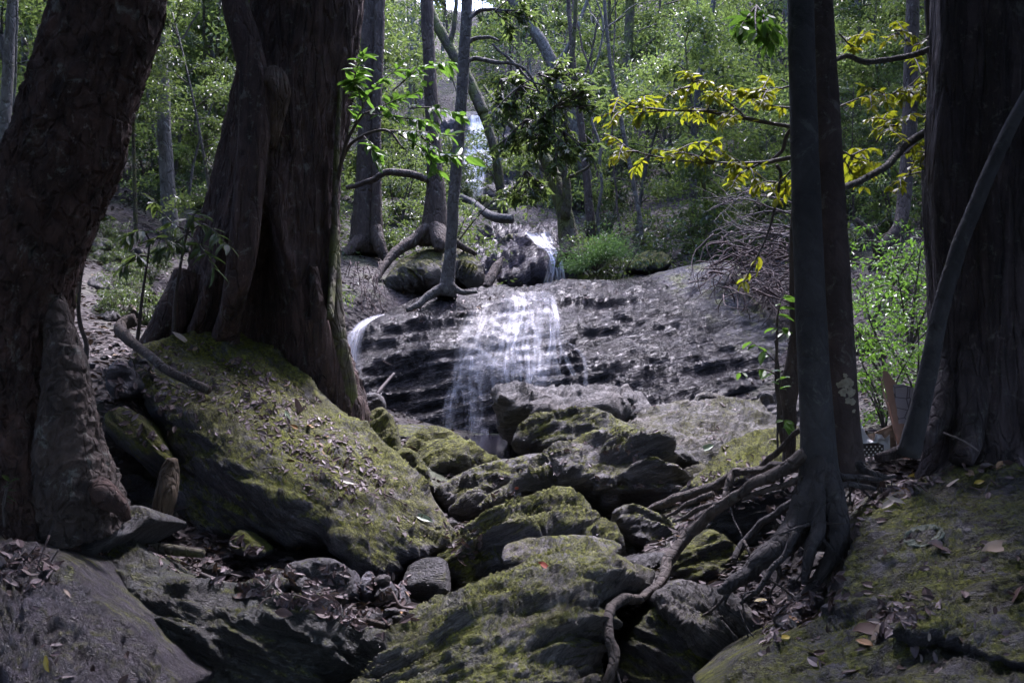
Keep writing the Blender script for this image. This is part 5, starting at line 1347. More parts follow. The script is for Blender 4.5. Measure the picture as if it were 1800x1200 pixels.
r = np.random.default_rng(77)
main = [  # broad thin sheets
    [(905, 512, 40), (895, 540, 60), (880, 580, 90), (865, 630, 120), (850, 680, 130)],
    [(945, 512, 60), (950, 545, 80), (955, 590, 90), (950, 640, 90), (945, 690, 100)],
    [(920, 512, 70), (920, 560, 110), (915, 610, 150), (905, 660, 170)],
    [(875, 530, 60), (858, 570, 90), (845, 610, 110), (838, 650, 110), (830, 700, 100)], [(840, 545, 40), (830, 580, 60), (825, 620, 70), (820, 660, 70)],
    [(830, 690, 60), (825, 720, 70), (825, 765, 90)]]
streams = [[(905, 520, 8), (903, 545, 10), (895, 570, 9), (884, 600, 9), (872, 630, 10), (862, 650, 8)],
    [(918, 514, 9), (918, 540, 12), (914, 560, 10), (905, 590, 10), (896, 620, 12), (888, 660, 12), (884, 690, 9)],
    [(935, 512, 14), (935, 540, 12), (926, 565, 14), (920, 590, 12), (912, 625, 12), (908, 660, 12), (905, 690, 10)],
    [(950, 512, 14), (958, 535, 14), (950, 560, 14), (946, 600, 16), (946, 640, 14), (942, 690, 12)],
    [(962, 514, 10), (975, 540, 12), (978, 570, 8), (970, 600, 8), (960, 640, 9), (955, 690, 10)],
    [(970, 520, 6), (978, 550, 6), (982, 580, 5), (995, 600, 5), (1015, 615, 5), (1026, 630, 6), (1030, 650, 6), (1029, 665, 6), (1030, 690, 12)],
    [(855, 530, 7), (850, 560, 9), (842, 585, 8), (836, 600, 6)],
    [(838, 590, 8), (826, 620, 10), (815, 640, 10), (812, 660, 10), (805, 680, 8), (797, 700, 10), (790, 745, 12)],
    [(830, 625, 7), (828, 660, 8), (830, 690, 12), (831, 720, 14), (831, 760, 16)],
    [(812, 670, 12), (806, 672, 8), (816, 690, 7), (818, 710, 6)], [(795, 680, 8), (788, 705, 12), (786, 750, 16)],
    [(865, 640, 6), (866, 665, 8), (870, 690, 8), (871, 715, 6)], [(887, 620, 5), (890, 650, 7), (895, 682, 7)],
    [(925, 640, 12), (934, 645, 10), (938, 665, 9), (940, 690, 10)], [(862, 560, 12), (880, 575, 10), (905, 575, 12), (935, 565, 10)],
    [(870, 640, 10), (850, 625, 10), (835, 628, 12), (822, 645, 12)], [(790, 745, 14), (800, 760, 26), (835, 768, 50), (860, 768, 20)],
    [(880, 548, 8), (872, 575, 8), (866, 600, 8), (858, 625, 8)], [(985, 600, 12), (1000, 640, 10), (1010, 660, 8)], [(932, 690, 10), (930, 670, 10), (935, 650, 10)]]
for k in range(15):
    x = r.uniform(880, 980)
    y = r.uniform(512, 560)
    st = [(x, y, r.uniform(4, 8))]
    for j in range(r.integers(3, 6)):
        x += r.normal() * 5 + (915 - x) * -0.03
        y += r.uniform(18, 32)
        st.append((x, y, r.uniform(4, 9)))
    streams.append(st)
for k in range(9):
    x = r.uniform(785, 960)
    y = r.uniform(600, 660)
    st = [(x, y, r.uniform(4, 8))]
    for j in range(r.integers(3, 5)):
        x += r.normal() * 3
        y += r.uniform(16, 30)
        st.append((x, y, r.uniform(4, 9)))
    streams.append(st)
for q in ([(862, 562), (885, 553), (910, 549), (940, 546), (975, 549)], [(848, 592), (872, 580), (905, 578), (940, 570)], [(835, 612), (855, 622), (880, 640), (905, 634)], [(905, 600), (930, 592), (955, 590), (978, 585)],
          [(815, 655), (835, 640), (860, 640), (885, 650)], [(900, 655), (925, 648), (950, 650)], [(880, 530), (905, 526), (940, 524), (970, 530)], [(795, 690), (810, 678), (830, 684), (845, 695)], [(925, 690), (940, 676), (950, 690)], [(905, 620), (925, 612), (945, 618)]):
    streams.append([(a, b_, 7) for a, b_ in q])
streams = [[(a, b_, w_ * 1.45) for a, b_, w_ in st] for st in streams]
M_sheet = water_mat(0.15, 14.0)
M_stream = water_mat(0.45, 3.6)
wf = ribbons("waterfall", "broad veil of white water spreading down the wet rock face", streams, [face], M_stream, 0.035, 5, seed=1)
V = None
sheet = ribbons("water_sheet", None, main, [face], M_sheet, 0.02, 25, seed=2)
del sheet["category"]
sheet.parent = wf
sheet.location = sheet.location - wf.location
ribbons("waterfall", "narrow white cascade sliding off the upper purple ledge", [
    [(935, 412, 26), (950, 425, 22), (968, 440, 20), (978, 460, 24), (978, 480, 30), (975, 500, 40)], [(930, 410, 8), (945, 428, 10), (962, 440, 9), (972, 455, 9), (972, 475, 9), (968, 500, 10)], [(955, 410, 9), (962, 428, 8), (975, 440, 10), (986, 460, 9), (990, 495, 12)],
    [(965, 440, 10), (976, 470, 9), (980, 500, 10)], [(970, 450, 8), (965, 475, 9), (958, 500, 9)], [(925, 408, 10), (940, 418, 14), (958, 434, 14), (972, 446, 12)], [(955, 408, 30), (958, 420, 34), (965, 432, 26)]], [upper], water_mat(1.1, 4.0), 0.05, 7, seed=3)

# side chute behind the hollow tree
def chute(name, label, pts, w0, w1, mat, na=9, parent=None):
    pts = np.asarray(pts, float)
    W = catmull(P(pts[:, 0], pts[:, 1], pts[:, 2]), 40)
    wd = np.linspace(w0, w1, 40)
    th = np.linspace(-1, 1, na)
    side = np.array([1.0, 0.15, 0])
    V = W[:, None] + side * (th[None, :, None] * wd[:, None, None] * .5) + np.array([0, 1.0, 0]) * (0.25 * th[None, :, None] ** 2 * wd[:, None, None])
    idx = (np.arange(39)[:, None] * na + np.arange(na - 1)[None]).ravel()
    L = np.concatenate([[0], np.cumsum(np.linalg.norm(np.diff(W, axis=0), axis=1))])
    uv = np.stack([np.broadcast_to(np.linspace(0, 1, na)[None], (40, na)), np.broadcast_to(L[:, None], (40, na))], -1).reshape(-1, 2)
    o = mk(name, V.reshape(-1, 3), [np.stack([idx, idx + 1, idx + na + 1, idx + na], -1)], mat, uv=uv, parent=parent)
    return tag(o, label, "waterfall") if label else o
M_chute = water_mat(1.1, 2.5)
side = chute("waterfall", "side chute of white water pouring beside the hollow tree", [(672, 552, 11.4), (650, 560, 11.2), (632, 574, 11.0), (620, 596, 10.85), (614, 624, 10.75), (610, 660, 10.65), (608, 705, 10.6)], 0.10, 0.40, M_chute)
for q in ([(660, 556, 11.38), (632, 574, 11.05), (613, 596, 10.85), (604, 630, 10.7), (600, 690, 10.6)], [(650, 560, 11.35), (628, 580, 11.05), (620, 604, 10.85), (615, 640, 10.7), (612, 690, 10.6)]):
    chute("strand", None, q, 0.08, 0.16, M_chute, parent=side)

# distant fall over its own cliff
far = rock("cliff", "pale wet cliff carrying the distant tall white waterfall", "rock face",
    [(770, 210), (800, 200), (850, 196), (900, 205), (935, 240), (950, 300), (945, 350), (900, 375), (840, 375), (790, 370), (765, 300)],
    [(800, 205, 29.5), (850, 200, 29.5), (920, 215, 29.6), (780, 360, 26.6), (850, 365, 26.2), (930, 350, 26.6), (850, 290, 27.8)], rock_mat(0.15, 15, 0.9, 0.35, (.16, .15, .17), .3), T=3.0, w=24, Rr=.8, step=5, amp=0.02, ang=5, ks=4, lump=0.05, seed=90)
ribbons("waterfall", "distant tall white waterfall glimpsed through the leaves upstream", [
    [(842, 203, 46), (842, 225, 50), (840, 250, 54), (836, 280, 56), (832, 310, 50), (830, 345, 46)], [(850, 203, 24), (852, 230, 26), (846, 260, 28), (840, 300, 24), (836, 350, 22)],
    [(835, 203, 20), (832, 230, 24), (828, 260, 26), (824, 300, 24), (822, 350, 22)], [(858, 240, 14), (862, 270, 16), (858, 300, 16)], [(842, 215, 30), (842, 260, 34), (838, 330, 30)]], [far], water_mat(2.4, 3.0, (.93, .91, .88)), 0.25, 7, seed=4)

# ------------------------------------------------------------------ forest on the slopes
def tree_variant(H, spread, nl, L, seed, lean=0.1, nb=12, low=0.25, mat_l=None, mat_b=None):
    """mesh data of an understory tree with its foot at the origin: (trunk, foliage)"""
    r = np.random.default_rng(seed)
    hs = np.linspace(0, 1, 14)
    tx = lean * H * hs ** 1.5 * r.normal() + 0.05 * H * np.sin(hs * r.uniform(3, 7) + r.uniform(0, 6)) * hs
    ty = lean * H * hs ** 1.5 * r.normal() * .6
    T = np.stack([tx, ty, hs * H - 0.3], -1)
    r0 = 0.0065 * H + 0.014
    parts = [tube(T, np.linspace(r0, 0.25 * r0, 14), 7)]
    C, D = [], []
    for b in range(nb):
        h = low + (1 - low) * (b + r.random()) / nb
        k = min(12, int(h * 13))
        o = T[k] + (T[k + 1] - T[k]) * (h * 13 - k)
        az = r.uniform(0, 6.28)
        ln = spread * (0.45 + 0.75 * (1 - abs(h - .55))) * r.uniform(.5, 1.1)
        el = r.uniform(0.0, 0.7)
        dv = np.array([math.cos(az) * math.cos(el), math.sin(az) * math.cos(el), math.sin(el)])
        e = o + dv * ln + np.array([0, 0, -0.25 * ln])
        m = o + dv * ln * .5 + np.array([0, 0, 0.06 * ln])
        parts.append(twig([o, m, e], r0 * 0.35, r0 * .07, 4, 6, 0.04, seed + b))
        n = nl // nb
        t = r.uniform(.25, 1.08, n)[:, None]
        cen = (1 - t) ** 2 * o + 2 * t * (1 - t) * m + t * t * e
        cen = cen + r.normal(size=(n, 3)) * np.array([.15, .15, .09]) * ln * (0.5 + t * .6)
        C.append(cen)
        D.append(unit(dv)[None] * .6 + r.normal(size=(n, 3)) * .6 + np.array([0, 0, -.3]))
    C, D = np.vstack(C), np.vstack(D)
    n = len(C)
    N_ = np.array([0, 0, 1.0]) + r.normal(size=(n, 3)) * .5
    lf = leaf_geo(C, D, N_, L * r.uniform(.6, 1.3, n), L * 0.42)
    return merge(parts), lf

def data_mesh(name, V, f, mat, smooth):
    o = mk(name, V, f, mat, org=(0, 0, 0), smooth=smooth)
    me = o.data
    bpy.data.objects.remove(o)
    return me
LM = [M_leaf_dark, M_leaf_mid, M_leaf_pale]
BM = [M_brownbark, M_palebark, M_greybark, M_mossbark]
variants = []
for k in range(12):
    H = [5, 6, 7, 8, 9, 4][k % 6]
    (Vt, ft), (Vl, fl) = tree_variant(H, [1.5, 1.2, 1.7, 1.4, 1.9, 1.3][k % 6], [4200, 3900, 5200, 4500, 5800, 3600][k % 6], 0.115, 300 + k, lean=0.14, nb=15, low=[.12, .3, .2, .35, .15, .1][k % 6])
    variants.append([H, data_mesh("trunk", Vt, ft, BM[k % 4], True), data_mesh("crown", Vl, fl, LM[(k * 7 // 3) % 3], False)])
shrubs = []
for k in range(7):
    r = np.random.default_rng(400 + k)
    parts, ls = [], []
    for s in range(5):
        (Vt, ft), (Vl, fl) = tree_variant(r.uniform(.8, 1.5), .55, 330 if k < 5 else 150, 0.085, 500 + 10 * k + s, lean=0.35, nb=7, low=.15)
        parts.append((Vt, ft)); ls.append((Vl, fl))
    Vt, ft = merge(parts); Vl, fl = merge(ls)
    shrubs.append([1.2, data_mesh("stem", Vt, ft, M_twig, True), data_mesh("foliage", Vl, fl, [M_leaf_dark, M_leaf_mid, M_leaf_pale, M_leaf_mid, M_leaf_dark, M_leaf_green, M_leaf_green][k], False)])

def plant(kind, var, x, y, sc, rz, label, cat, group, dz=0.0, lab2="trunk", lab3="crown"):
    z = float(gz(np.array([x]), np.array([y]))[0]) + dz
    o = empty(kind, (x, y, z), label, cat, group)
    o.rotation_euler = (0, 0, rz)
    o.scale = (sc, sc, sc)
    for nm, me in ((lab2, var[1]), (lab3, var[2])):
        c = bpy.data.objects.new(nm, me)
        scene.collection.objects.link(c)
        c.parent = o
    return o

def py_of(px, y):
    z = float(gz(np.array([(px - 900) / F * y]), np.array([y]))[0])
    return 600 - (z - CZ) / y * F
r = np.random.default_rng(55)
ntree = 0
def zone(px):
    return 0 if px < 760 else (1 if px < 1010 else 2)
ZT = ["leafy understory tree on the shaded slope behind the hollow tree", "leafy understory tree on the bright slope above the distant waterfall", "leafy understory tree on the steep bank above the rock face"]
ZS = ["small leafy shrub on the shaded slope behind the hollow tree", "small leafy shrub along the stream above the purple ledge", "small leafy shrub on the steep bank above the rock face"]
GT = ["understory trees behind the hollow tree", "understory trees above the distant waterfall", "understory trees above the rock face"]
GS = ["shrubs behind the hollow tree", "shrubs along the upper stream", "shrubs above the rock face"]
spots = []
tries = 0
while len(spots) < 262 and tries < 9000:
    tries += 1
    y = 15.5 + 36 * r.random() ** 1.0
    px = r.uniform(-120, 1920)
    x = (px - 900) / F * y
    z = float(gz(np.array([x]), np.array([y]))[0])
    if 795 < px < 890 and y < 32: continue
    if 740 < px < 880 and y > 34 and r.random() < .65: continue
    if 740 < px < 950 and y < 24: continue
    if 640 < px < 1010 and y < 20: continue
    if y < 17.5 and 1000 < px < 1240: continue
    if min([np.hypot(x - a, y - b) for a, b in spots] + [9]) < 0.75 + y * .012: continue
    spots.append((x, y))
    k = r.integers(0, 12)
    zo = zone(px)
    plant("tree", variants[k], x, y, r.uniform(.75, 1.25), r.uniform(0, 6.28), ZT[zo], "tree", GT[zo])
spots = []
tries = 0
while len(spots) < 190 and tries < 9000:
    tries += 1
    y = 8 + 25 * r.random() ** 1.3
    px = r.uniform(-60, 1860)
    x = (px - 900) / F * y
    if 560 < px < 1440 and y < 14.8: continue
    if px < 430 and y < 13.5: continue
    if 800 < px < 1010 and y < 20.5: continue
    if 800 < px < 885 and y < 31: continue
    if px > 1440 and y < 13: continue
    if min([np.hypot(x - a, y - b) for a, b in spots] + [9]) < 0.6: continue
    spots.append((x, y))
    zo = zone(px)
    k_ = len(spots)
    plant("shrub", shrubs[(0, 4)[k_ % 2] if px < 430 and y < 18 else r.integers(0, 5)], x, y, r.uniform(.6, 1.25) * (.32 if y < 12 else 1), r.uniform(0, 6.28), ZS[zo], "shrub", GS[zo], lab2="stem", lab3="foliage")
def outside(V, f):
    # these trees stand clear of the view: boughs that would hang into it are pruned
    q = V.reshape(-1, 4, 3)
    c = q.mean(1)
    bad = (c[:, 1] > -.6) & (np.abs(c[:, 0]) < .62 * c[:, 1] + 1.2) & (np.abs(c[:, 2] - CZ) < .42 * c[:, 1] + 1.2)
    q = q[~bad]
    b = np.arange(len(q))[:, None] * 4
    return q.reshape(-1, 3), [np.vstack([b + np.array([[0, 2, 1]]), b + np.array([[0, 3, 2]])])]
# unseen trees added behind and beside the viewer to block sky light
for k, (x, y, h, rad) in enumerate([(-6.5, 1.0, 9, 4.6), (6.5, 1.5, 9, 4.6), (-3.5, -4.5, 10, 5.0), (3.0, -5.0, 9.5, 5.0), (-9, 7, 10, 4.6), (9.5, 7, 10, 4.2), (0.5, -9.5, 11, 5.5), (-9, -4, 11, 5.5), (9, -4.5, 11, 5.5), (-12.5, 12, 12, 4.2), (13, 13.5, 12, 4.2)]):
    zb = float(gz(np.array([x]), np.array([y]))[0])
    o = empty("tree", (x, y, zb), "tall leafy tree added outside the picture to block sky light", "tree", "added sky blocking trees outside the picture")
    top = np.array([x * 1.02, y, zb + h - 2.5])
    V, f = tube(catmull([(x, y, zb - .4), (x + .2, y + .1, zb + h * .4), tuple(top)], 24), np.linspace(.22, .1, 24), 12)
    mk("trunk", V, f, M_brownbark, o)
    V, f = outside(*canopy(top + np.array([0, 0, .3]), rad, 2600, 0.62, 700 + k, .5, 26)); mk("crown", V, f, M_canopy, o, False)
    low = np.array([x, y, zb + 3.2])
    V, f = outside(*canopy(low, rad * .8, 1300, 0.55, 800 + k, .55, 18)); mk("foliage", V, f, M_canopy, o, False)
# bare leaning stems and vines in the thicket
stems = []
for k in range(6):
    q = np.random.default_rng(900 + k)
    H = [6, 8, 9, 7, 10, 5][k]
    t_ = np.linspace(0, 1, 6)
    W = np.stack([q.normal() * .22 * H * t_ + q.normal(size=6) * .18, q.normal() * .1 * H * t_ + q.normal(size=6) * .1, H * t_ - .3], -1)
    W[0, :2] = 0
    parts = [twig(W, .035, .014, 6, 26, .08, k)]
    for j in range(4):
        i = q.integers(2, 5)
        a = q.uniform(0, 6.28); l = q.uniform(.6, 1.8)
        parts.append(twig([W[i], W[i] + np.array([.5 * l * math.cos(a), .5 * l * math.sin(a), .45 * l]), W[i] + np.array([l * math.cos(a), l * math.sin(a), .6 * l])], .014, .004, 5, 9, .06, k + j))
    V, f = merge(parts)
    stems.append(data_mesh("bare_stem", V, f, [M_palebark, M_deadtwig, M_brownbark, M_palebark, M_mossbark, M_deadtwig][k], True))
LS = ["thin bare leaning stem on the shaded slope behind the hollow tree", "thin bare leaning stem in the thicket around the distant waterfall", "thin bare leaning stem in the thicket above the rock face"]
for k in range(110):
    y = r.uniform(16, 38)
    px = r.uniform(-40, 1840)
    if 640 < px < 1010 and y < 21: continue
    if 800 < px < 890 and y < 31: continue
    x = (px - 900) / F * y
    o = bpy.data.objects.new("bare_stem", stems[k % 6])
    scene.collection.objects.link(o)
    o.location = (x, y, float(gz(np.array([x]), np.array([y]))[0]))
    o.rotation_euler = (0, 0, r.uniform(0, 6.28))
    s_ = r.uniform(.7, 1.2)
    o.scale = (s_, s_, s_)
    zo = zone(px)
    tag(o, LS[zo], "stem", ["bare stems behind the hollow tree", "bare stems around the distant waterfall", "bare stems above the rock face"][zo])
# small plants on the shaded slope
for k in range(24):
    y = r.uniform(7.6, 13)
    px = r.uniform(130, 400)
    if py_of(px, y) > 575: continue
    plant("shrub", shrubs[(0, 4)[k % 2]], (px - 900) / F * y, y, r.uniform(.16, .38), r.uniform(0, 6.28), "low dark seedling plant among the grey stones on the shaded slope", "plant", "low plants on the shaded slope", lab2="stem", lab3="foliage")
# undergrowth beside the view, where a step aside would show it
for k, (x, y, sc) in enumerate([(4.6, 6.5, .5), (5.4, 8.5, .7), (6.5, 11, .9), (4.2, 5.0, .35), (7.0, 8.0, .8), (-5.5, 7.5, .6), (-6.5, 10, .8), (-5.0, 5.5, .45), (-7.5, 8.0, .9), (5.2, 10.5, .6)]):
    plant("shrub", shrubs[k % 5], x, y, sc, k * 1.1, "leafy shrub growing on the bank outside the picture", "shrub", "shrubs outside the picture", lab2="stem", lab3="foliage")
# understory trees nearer on both banks
for k, (px, y, sc) in enumerate([(180, 14.5, .55), (240, 12.5, .5), (330, 13.5, .6), (390, 11.5, .5), (210, 16, .7), (360, 16, .7), (130, 15, .6), (290, 15, .5), (1500, 15, .5), (1620, 13.5, .6), (1570, 16.5, .6), (1660, 15.5, .7), (1480, 17, .5)]):
    left = px < 900
    plant("tree", variants[(0, 3, 6, 9)[k % 4]], (px - 900) / F * y, y, sc, 1.7 * k, "small understory tree on the shaded slope just behind the flaky bark tree" if left else "small understory tree on the bank behind the bright green shrubs", "tree", "small trees on the shaded slope" if left else "small trees behind the bright shrubs")
for k, (px, py, y, sc) in enumerate([(792, 345, 24, 1.5), (872, 300, 25, 1.4), (812, 352, 22.5, .9)]):
    q = P(px, py, y)
    o = plant("shrub", shrubs[(1, 3, 0)[k]], q[0], q[1], sc, k * 2.1, ["leafy shrub hanging over the near edge of the distant waterfall", "leafy shrub on the cliff top beside the distant waterfall", "small shrub at the foot of the distant waterfall"][k], "shrub", None, lab2="stem", lab3="foliage")
    o.location.z = q[2]
# named shrubs
def shrub_at(label, var, px, py, Y, sc, rz, kind="shrub"):
    q = P(px, py, Y)
    o = plant(kind, var, q[0], q[1], sc, rz, label, "shrub", None, lab2="stem", lab3="foliage")
    o.location.z = q[2]
    return o
for k, (px, py, Y, s, lab) in enumerate([(1560, 660, 7.6, 0.6, "bright green shrub at the foot of the bank, nearest the kraft paper cone"), (1600, 600, 8.6, 0.75, "bright green shrub touching the edge of the largest trunk"),
        (1535, 545, 9.8, 0.7, "bright green shrub beside the brown twin trunk"), (1590, 520, 10.8, 0.75, "bright green shrub higher up the bank below the pale logs"), (1555, 735, 6.6, 0.5, "low green shrub behind the white tissue paper"), (1615, 700, 6.4, 0.5, "low green shrub behind the leaning sapling stem")]):
    shrub_at(lab, shrubs[5 + k % 2], px, py, Y, s, 1.3 * k)
# ferny pale bush at the ledge
r = np.random.default_rng(66)
n = 3800
cc = np.stack([r.normal(0, .24, n), r.normal(0, .26, n), np.abs(r.normal(0, .17, n))], -1)
cc[:, 2] += 0.12 * np.sin(cc[:, 0] * 5) + .1
D = unit(cc * np.array([1, 1, .6])) + r.normal(size=(n, 3)) * .5
base = P(1048, 476, 14.6)
V, f = leaf_geo(base + cc, D, np.array([0, 0, 1.0]) + r.normal(size=(n, 3)) * .5, .075 * r.uniform(.6, 1.3, n), .018)
o = empty("shrub", base, "soft feathery pale green bush beside the narrow white cascade", "shrub")
mk("foliage", V, f, M_leaf_fern, o, False)
V, f = merge([twig([base, base + np.array([r.normal() * .2, r.normal() * .1, .25]), base + np.array([r.normal() * .5, r.normal() * .2, .4])], .01, .003, 4, 6) for k in range(14)])
mk("stem", V, f, M_twig, o)
# leaf litter and ground cover, too many to count
r = np.random.default_rng(67)
n = 32000
y = 4 + 26 * r.random(n) ** 1.4
px = r.uniform(-80, 1880, n)
x = (px - 900) / F * y
z = gz(x, y) + 0.015
a = r.uniform(0, 6.28, n)
D = np.stack([np.cos(a), np.sin(a), r.normal(size=n) * .25], -1)
V, f = leaf_geo(np.stack([x, y, z], -1), D, np.array([0, 0, 1.0]) + r.normal(size=(n, 3)) * .35, .085 * r.uniform(.5, 1.3, n), .036, curl=.1)
tag(mk("leaf_litter", V, f, M_litter_dark, smooth=False, org=(0, 0, 0)), kind="stuff")
n = 62000
y = 13.5 + 38 * r.random(n) ** 1.1
px = r.uniform(-80, 1880, n)
keep = ~((px < 430) & (y < 19)) & ~((px > 560) & (px < 1440) & (y < 14.5)) & ~((px > 1440) & (y < 12))
y, px = y[keep], px[keep]
x = (px - 900) / F * y
q3 = np.stack([x, y, 0 * x], -1)
keep = fbm(q3 * .6, 3) > -.05
x, y = x[keep], y[keep]
n = len(x)
z = gz(x, y) + np.abs(r.normal(0, .12, n))
D = r.normal(size=(n, 3)) * np.array([1, 1, .4])
V, f = leaf_geo(np.stack([x, y, z], -1), D, np.array([0, 0, 1.0]) + r.normal(size=(n, 3)) * .45, .10 * r.uniform(.5, 1.3, n), .042)
tag(mk("ground_cover", V, f, M_leaf_dark, smooth=False, org=(0, 0, 0)), kind="stuff")

# ------------------------------------------------------------------ litter on the rocks
def litter_on(name, region, n, L, targets, seed, mat=M_litter, lift=0.006, clump=0.0, freq=0.02):
    r = np.random.default_rng(seed)
    poly = np.asarray(region, float)
    C, D, N_ = [], [], []
    t0 = 0
    while len(C) < n and t0 < n * 12:
        t0 += 1
        px, py = r.uniform(poly[:, 0].min(), poly[:, 0].max()), r.uniform(poly[:, 1].min(), poly[:, 1].max())
        ins = False
        for k in range(len(poly)):
            a, b = poly[k], poly[(k + 1) % len(poly)]
            if (a[1] > py) != (b[1] > py) and px < (b[0] - a[0]) * (py - a[1]) / (b[1] - a[1]) + a[0]: ins = not ins
        if not ins: continue
        if clump and perlin(np.array([px * freq, py * freq * 1.6, seed])) < clump - r.random() * .25: continue
        h = see(px, py, targets)
        if h is None or h[1][2] < 0.12: continue
        nn = h[1] + r.normal(size=3) * .16
        d = np.cross(nn, r.normal(size=3))
        C.append(h[0] + h[1] * lift); D.append(d); N_.append(nn)
    C, D, N_ = np.array(C), np.array(D), np.array(N_)
    Ls = L * r.uniform(.3, 1.3, len(C)) ** 1.2
    return leaf_geo(C - unit(D) * Ls[:, None] * .5, D, N_, Ls, Ls * r.uniform(.3, .5, len(C)), True, curl=.12)
allr = [o for o in BV]
jobs = [([(330, 640), (420, 630), (520, 680), (620, 770), (700, 870), (640, 880), (560, 850), (480, 790), (400, 730), (330, 690)], 620, .05, [bigb], 0.0, 71),
        ([(250, 600), (430, 600), (640, 760), (780, 930), (720, 960), (560, 880), (400, 790), (280, 700)], 330, .045, [bigb], -.1, 72),
        ([(150, 600), (300, 610), (330, 700), (300, 800), (240, 780), (170, 700)], 260, .06, None, -.3, 73),
        ([(230, 940), (420, 940), (520, 1000), (620, 1060), (680, 1120), (560, 1080), (400, 1030), (290, 1005)], 420, .06, None, -.3, 74),
        ([(0, 940), (60, 950), (110, 1000), (60, 1040), (0, 1020)], 90, .06, None, -.4, 75),
        ([(1500, 840), (1640, 800), (1800, 770), (1800, 815), (1640, 850), (1540, 890), (1500, 930)], 320, .07, None, -.3, 76),
        ([(1330, 1040), (1480, 1000), (1480, 1060), (1400, 1110), (1340, 1140), (1320, 1090)], 260, .055, None, -.4, 77),
        ([(1480, 900), (1800, 830), (1800, 1180), (1450, 1190), (1320, 1180)], 80, .06, None, .12, 78),
        ([(1520, 1050), (1640, 1040), (1630, 1100), (1540, 1130)], 60, .06, None, -.4, 79),
        ([(760, 880), (810, 900), (860, 960), (800, 1000), (780, 940)], 60, .05, None, -.4, 80),
        ([(880, 800), (1160, 760), (1180, 860), (1000, 860), (860, 880)], 70, .045, None, .1, 81),
        ([(1090, 700), (1370, 710), (1360, 780), (1240, 850), (1130, 780)], 60, .05, None, .1, 82),
        ([(1140, 880), (1320, 800), (1430, 810), (1430, 900), (1250, 900), (1200, 940)], 260, .05, None, -.4, 83),
        ([(660, 560), (800, 520), (1000, 500), (1200, 480), (1300, 480), (1000, 540), (760, 570)], 180, .07, [face], 0.0, 84),
        ([(560, 985), (720, 1010), (730, 1090), (620, 1110), (560, 1080)], 160, .05, None, -.4, 85),
        ([(0, 960), (110, 985), (270, 1200), (0, 1200)], 26, .05, None, -.4, 86),
        ([(180, 430), (360, 420), (300, 560), (200, 580)], 120, .08, None, -.4, 87)]
parts = []
for reg, n, L, tg, cl, sd in jobs:
    parts.append(litter_on("l", reg, n, L, tg, sd, clump=cl))
V, f = merge(parts)
tag(mk("leaf_litter", V, f, M_litter, smooth=False, org=(0, 0, 0)), kind="stuff")

# small stones and twigs caught in the gaps
r = np.random.default_rng(92)
for k in range(46):
    x0, y0, x1, y1 = [(340, 985, 700, 1085), (1160, 872, 1320, 925), (1345, 1020, 1470, 1110), (770, 885, 850, 950), (160, 600, 290, 720), (560, 1020, 720, 1100)][k % 6]
    px, py = r.uniform(x0, x1), r.uniform(y0, y1)
    h = see(px, py)
    if h is None or h[1][2] < .3: continue
    Y = h[0][1]
    s_ = r.uniform(5, 13)
    an = np.sort(r.uniform(0, 6.28, 7))
    rr = s_ * r.uniform(.7, 1.1, 7)
    q = np.stack([px + rr * np.cos(an) * 1.3, py - s_ * .4 + rr * np.sin(an) * .75], -1)
    o = rock("stone", "small broken stone lying in the leaf litter between the boulders", "stone", q, [(px, py - s_, Y + .01), (px - s_, py + s_ * .3, Y - .03), (px + s_, py, Y - .02)], [GREY, DRYGREY, DARK, MED][k % 4], T=.05, w=6, step=3.6, amp=.012, seed=200 + k, lump=.02, group="small stones between the boulders")
for k in range(44):
    x0, y0, x1, y1 = [(330, 985, 700, 1085), (1160, 872, 1320, 925), (1345, 1020, 1470, 1110), (300, 640, 700, 880), (160, 600, 290, 720), (1520, 820, 1790, 870), (20, 960, 110, 1000)][k % 7]
    px, py = r.uniform(x0, x1), r.uniform(y0, y1)
    h = see(px, py)
    if h is None or h[1][2] < .2: continue
    d = np.cross(h[1], r.normal(size=3)); d = unit(d)
    l = r.uniform(.06, .22)
    V, f = twig([h[0] - d * l * .5 + h[1] * .006, h[0] + h[1] * .014 + r.normal(size=3) * .006, h[0] + d * l * .5 + h[1] * .008], .0035 * r.uniform(.7, 1.6), .0015, 6, 9, .01, k)
    tag(mk("stick", V, f, [M_twig, M_deadtwig][k % 2]), "thin broken twig scattered in the leaf litter on the rocks", "stick", "thin twigs in the litter")

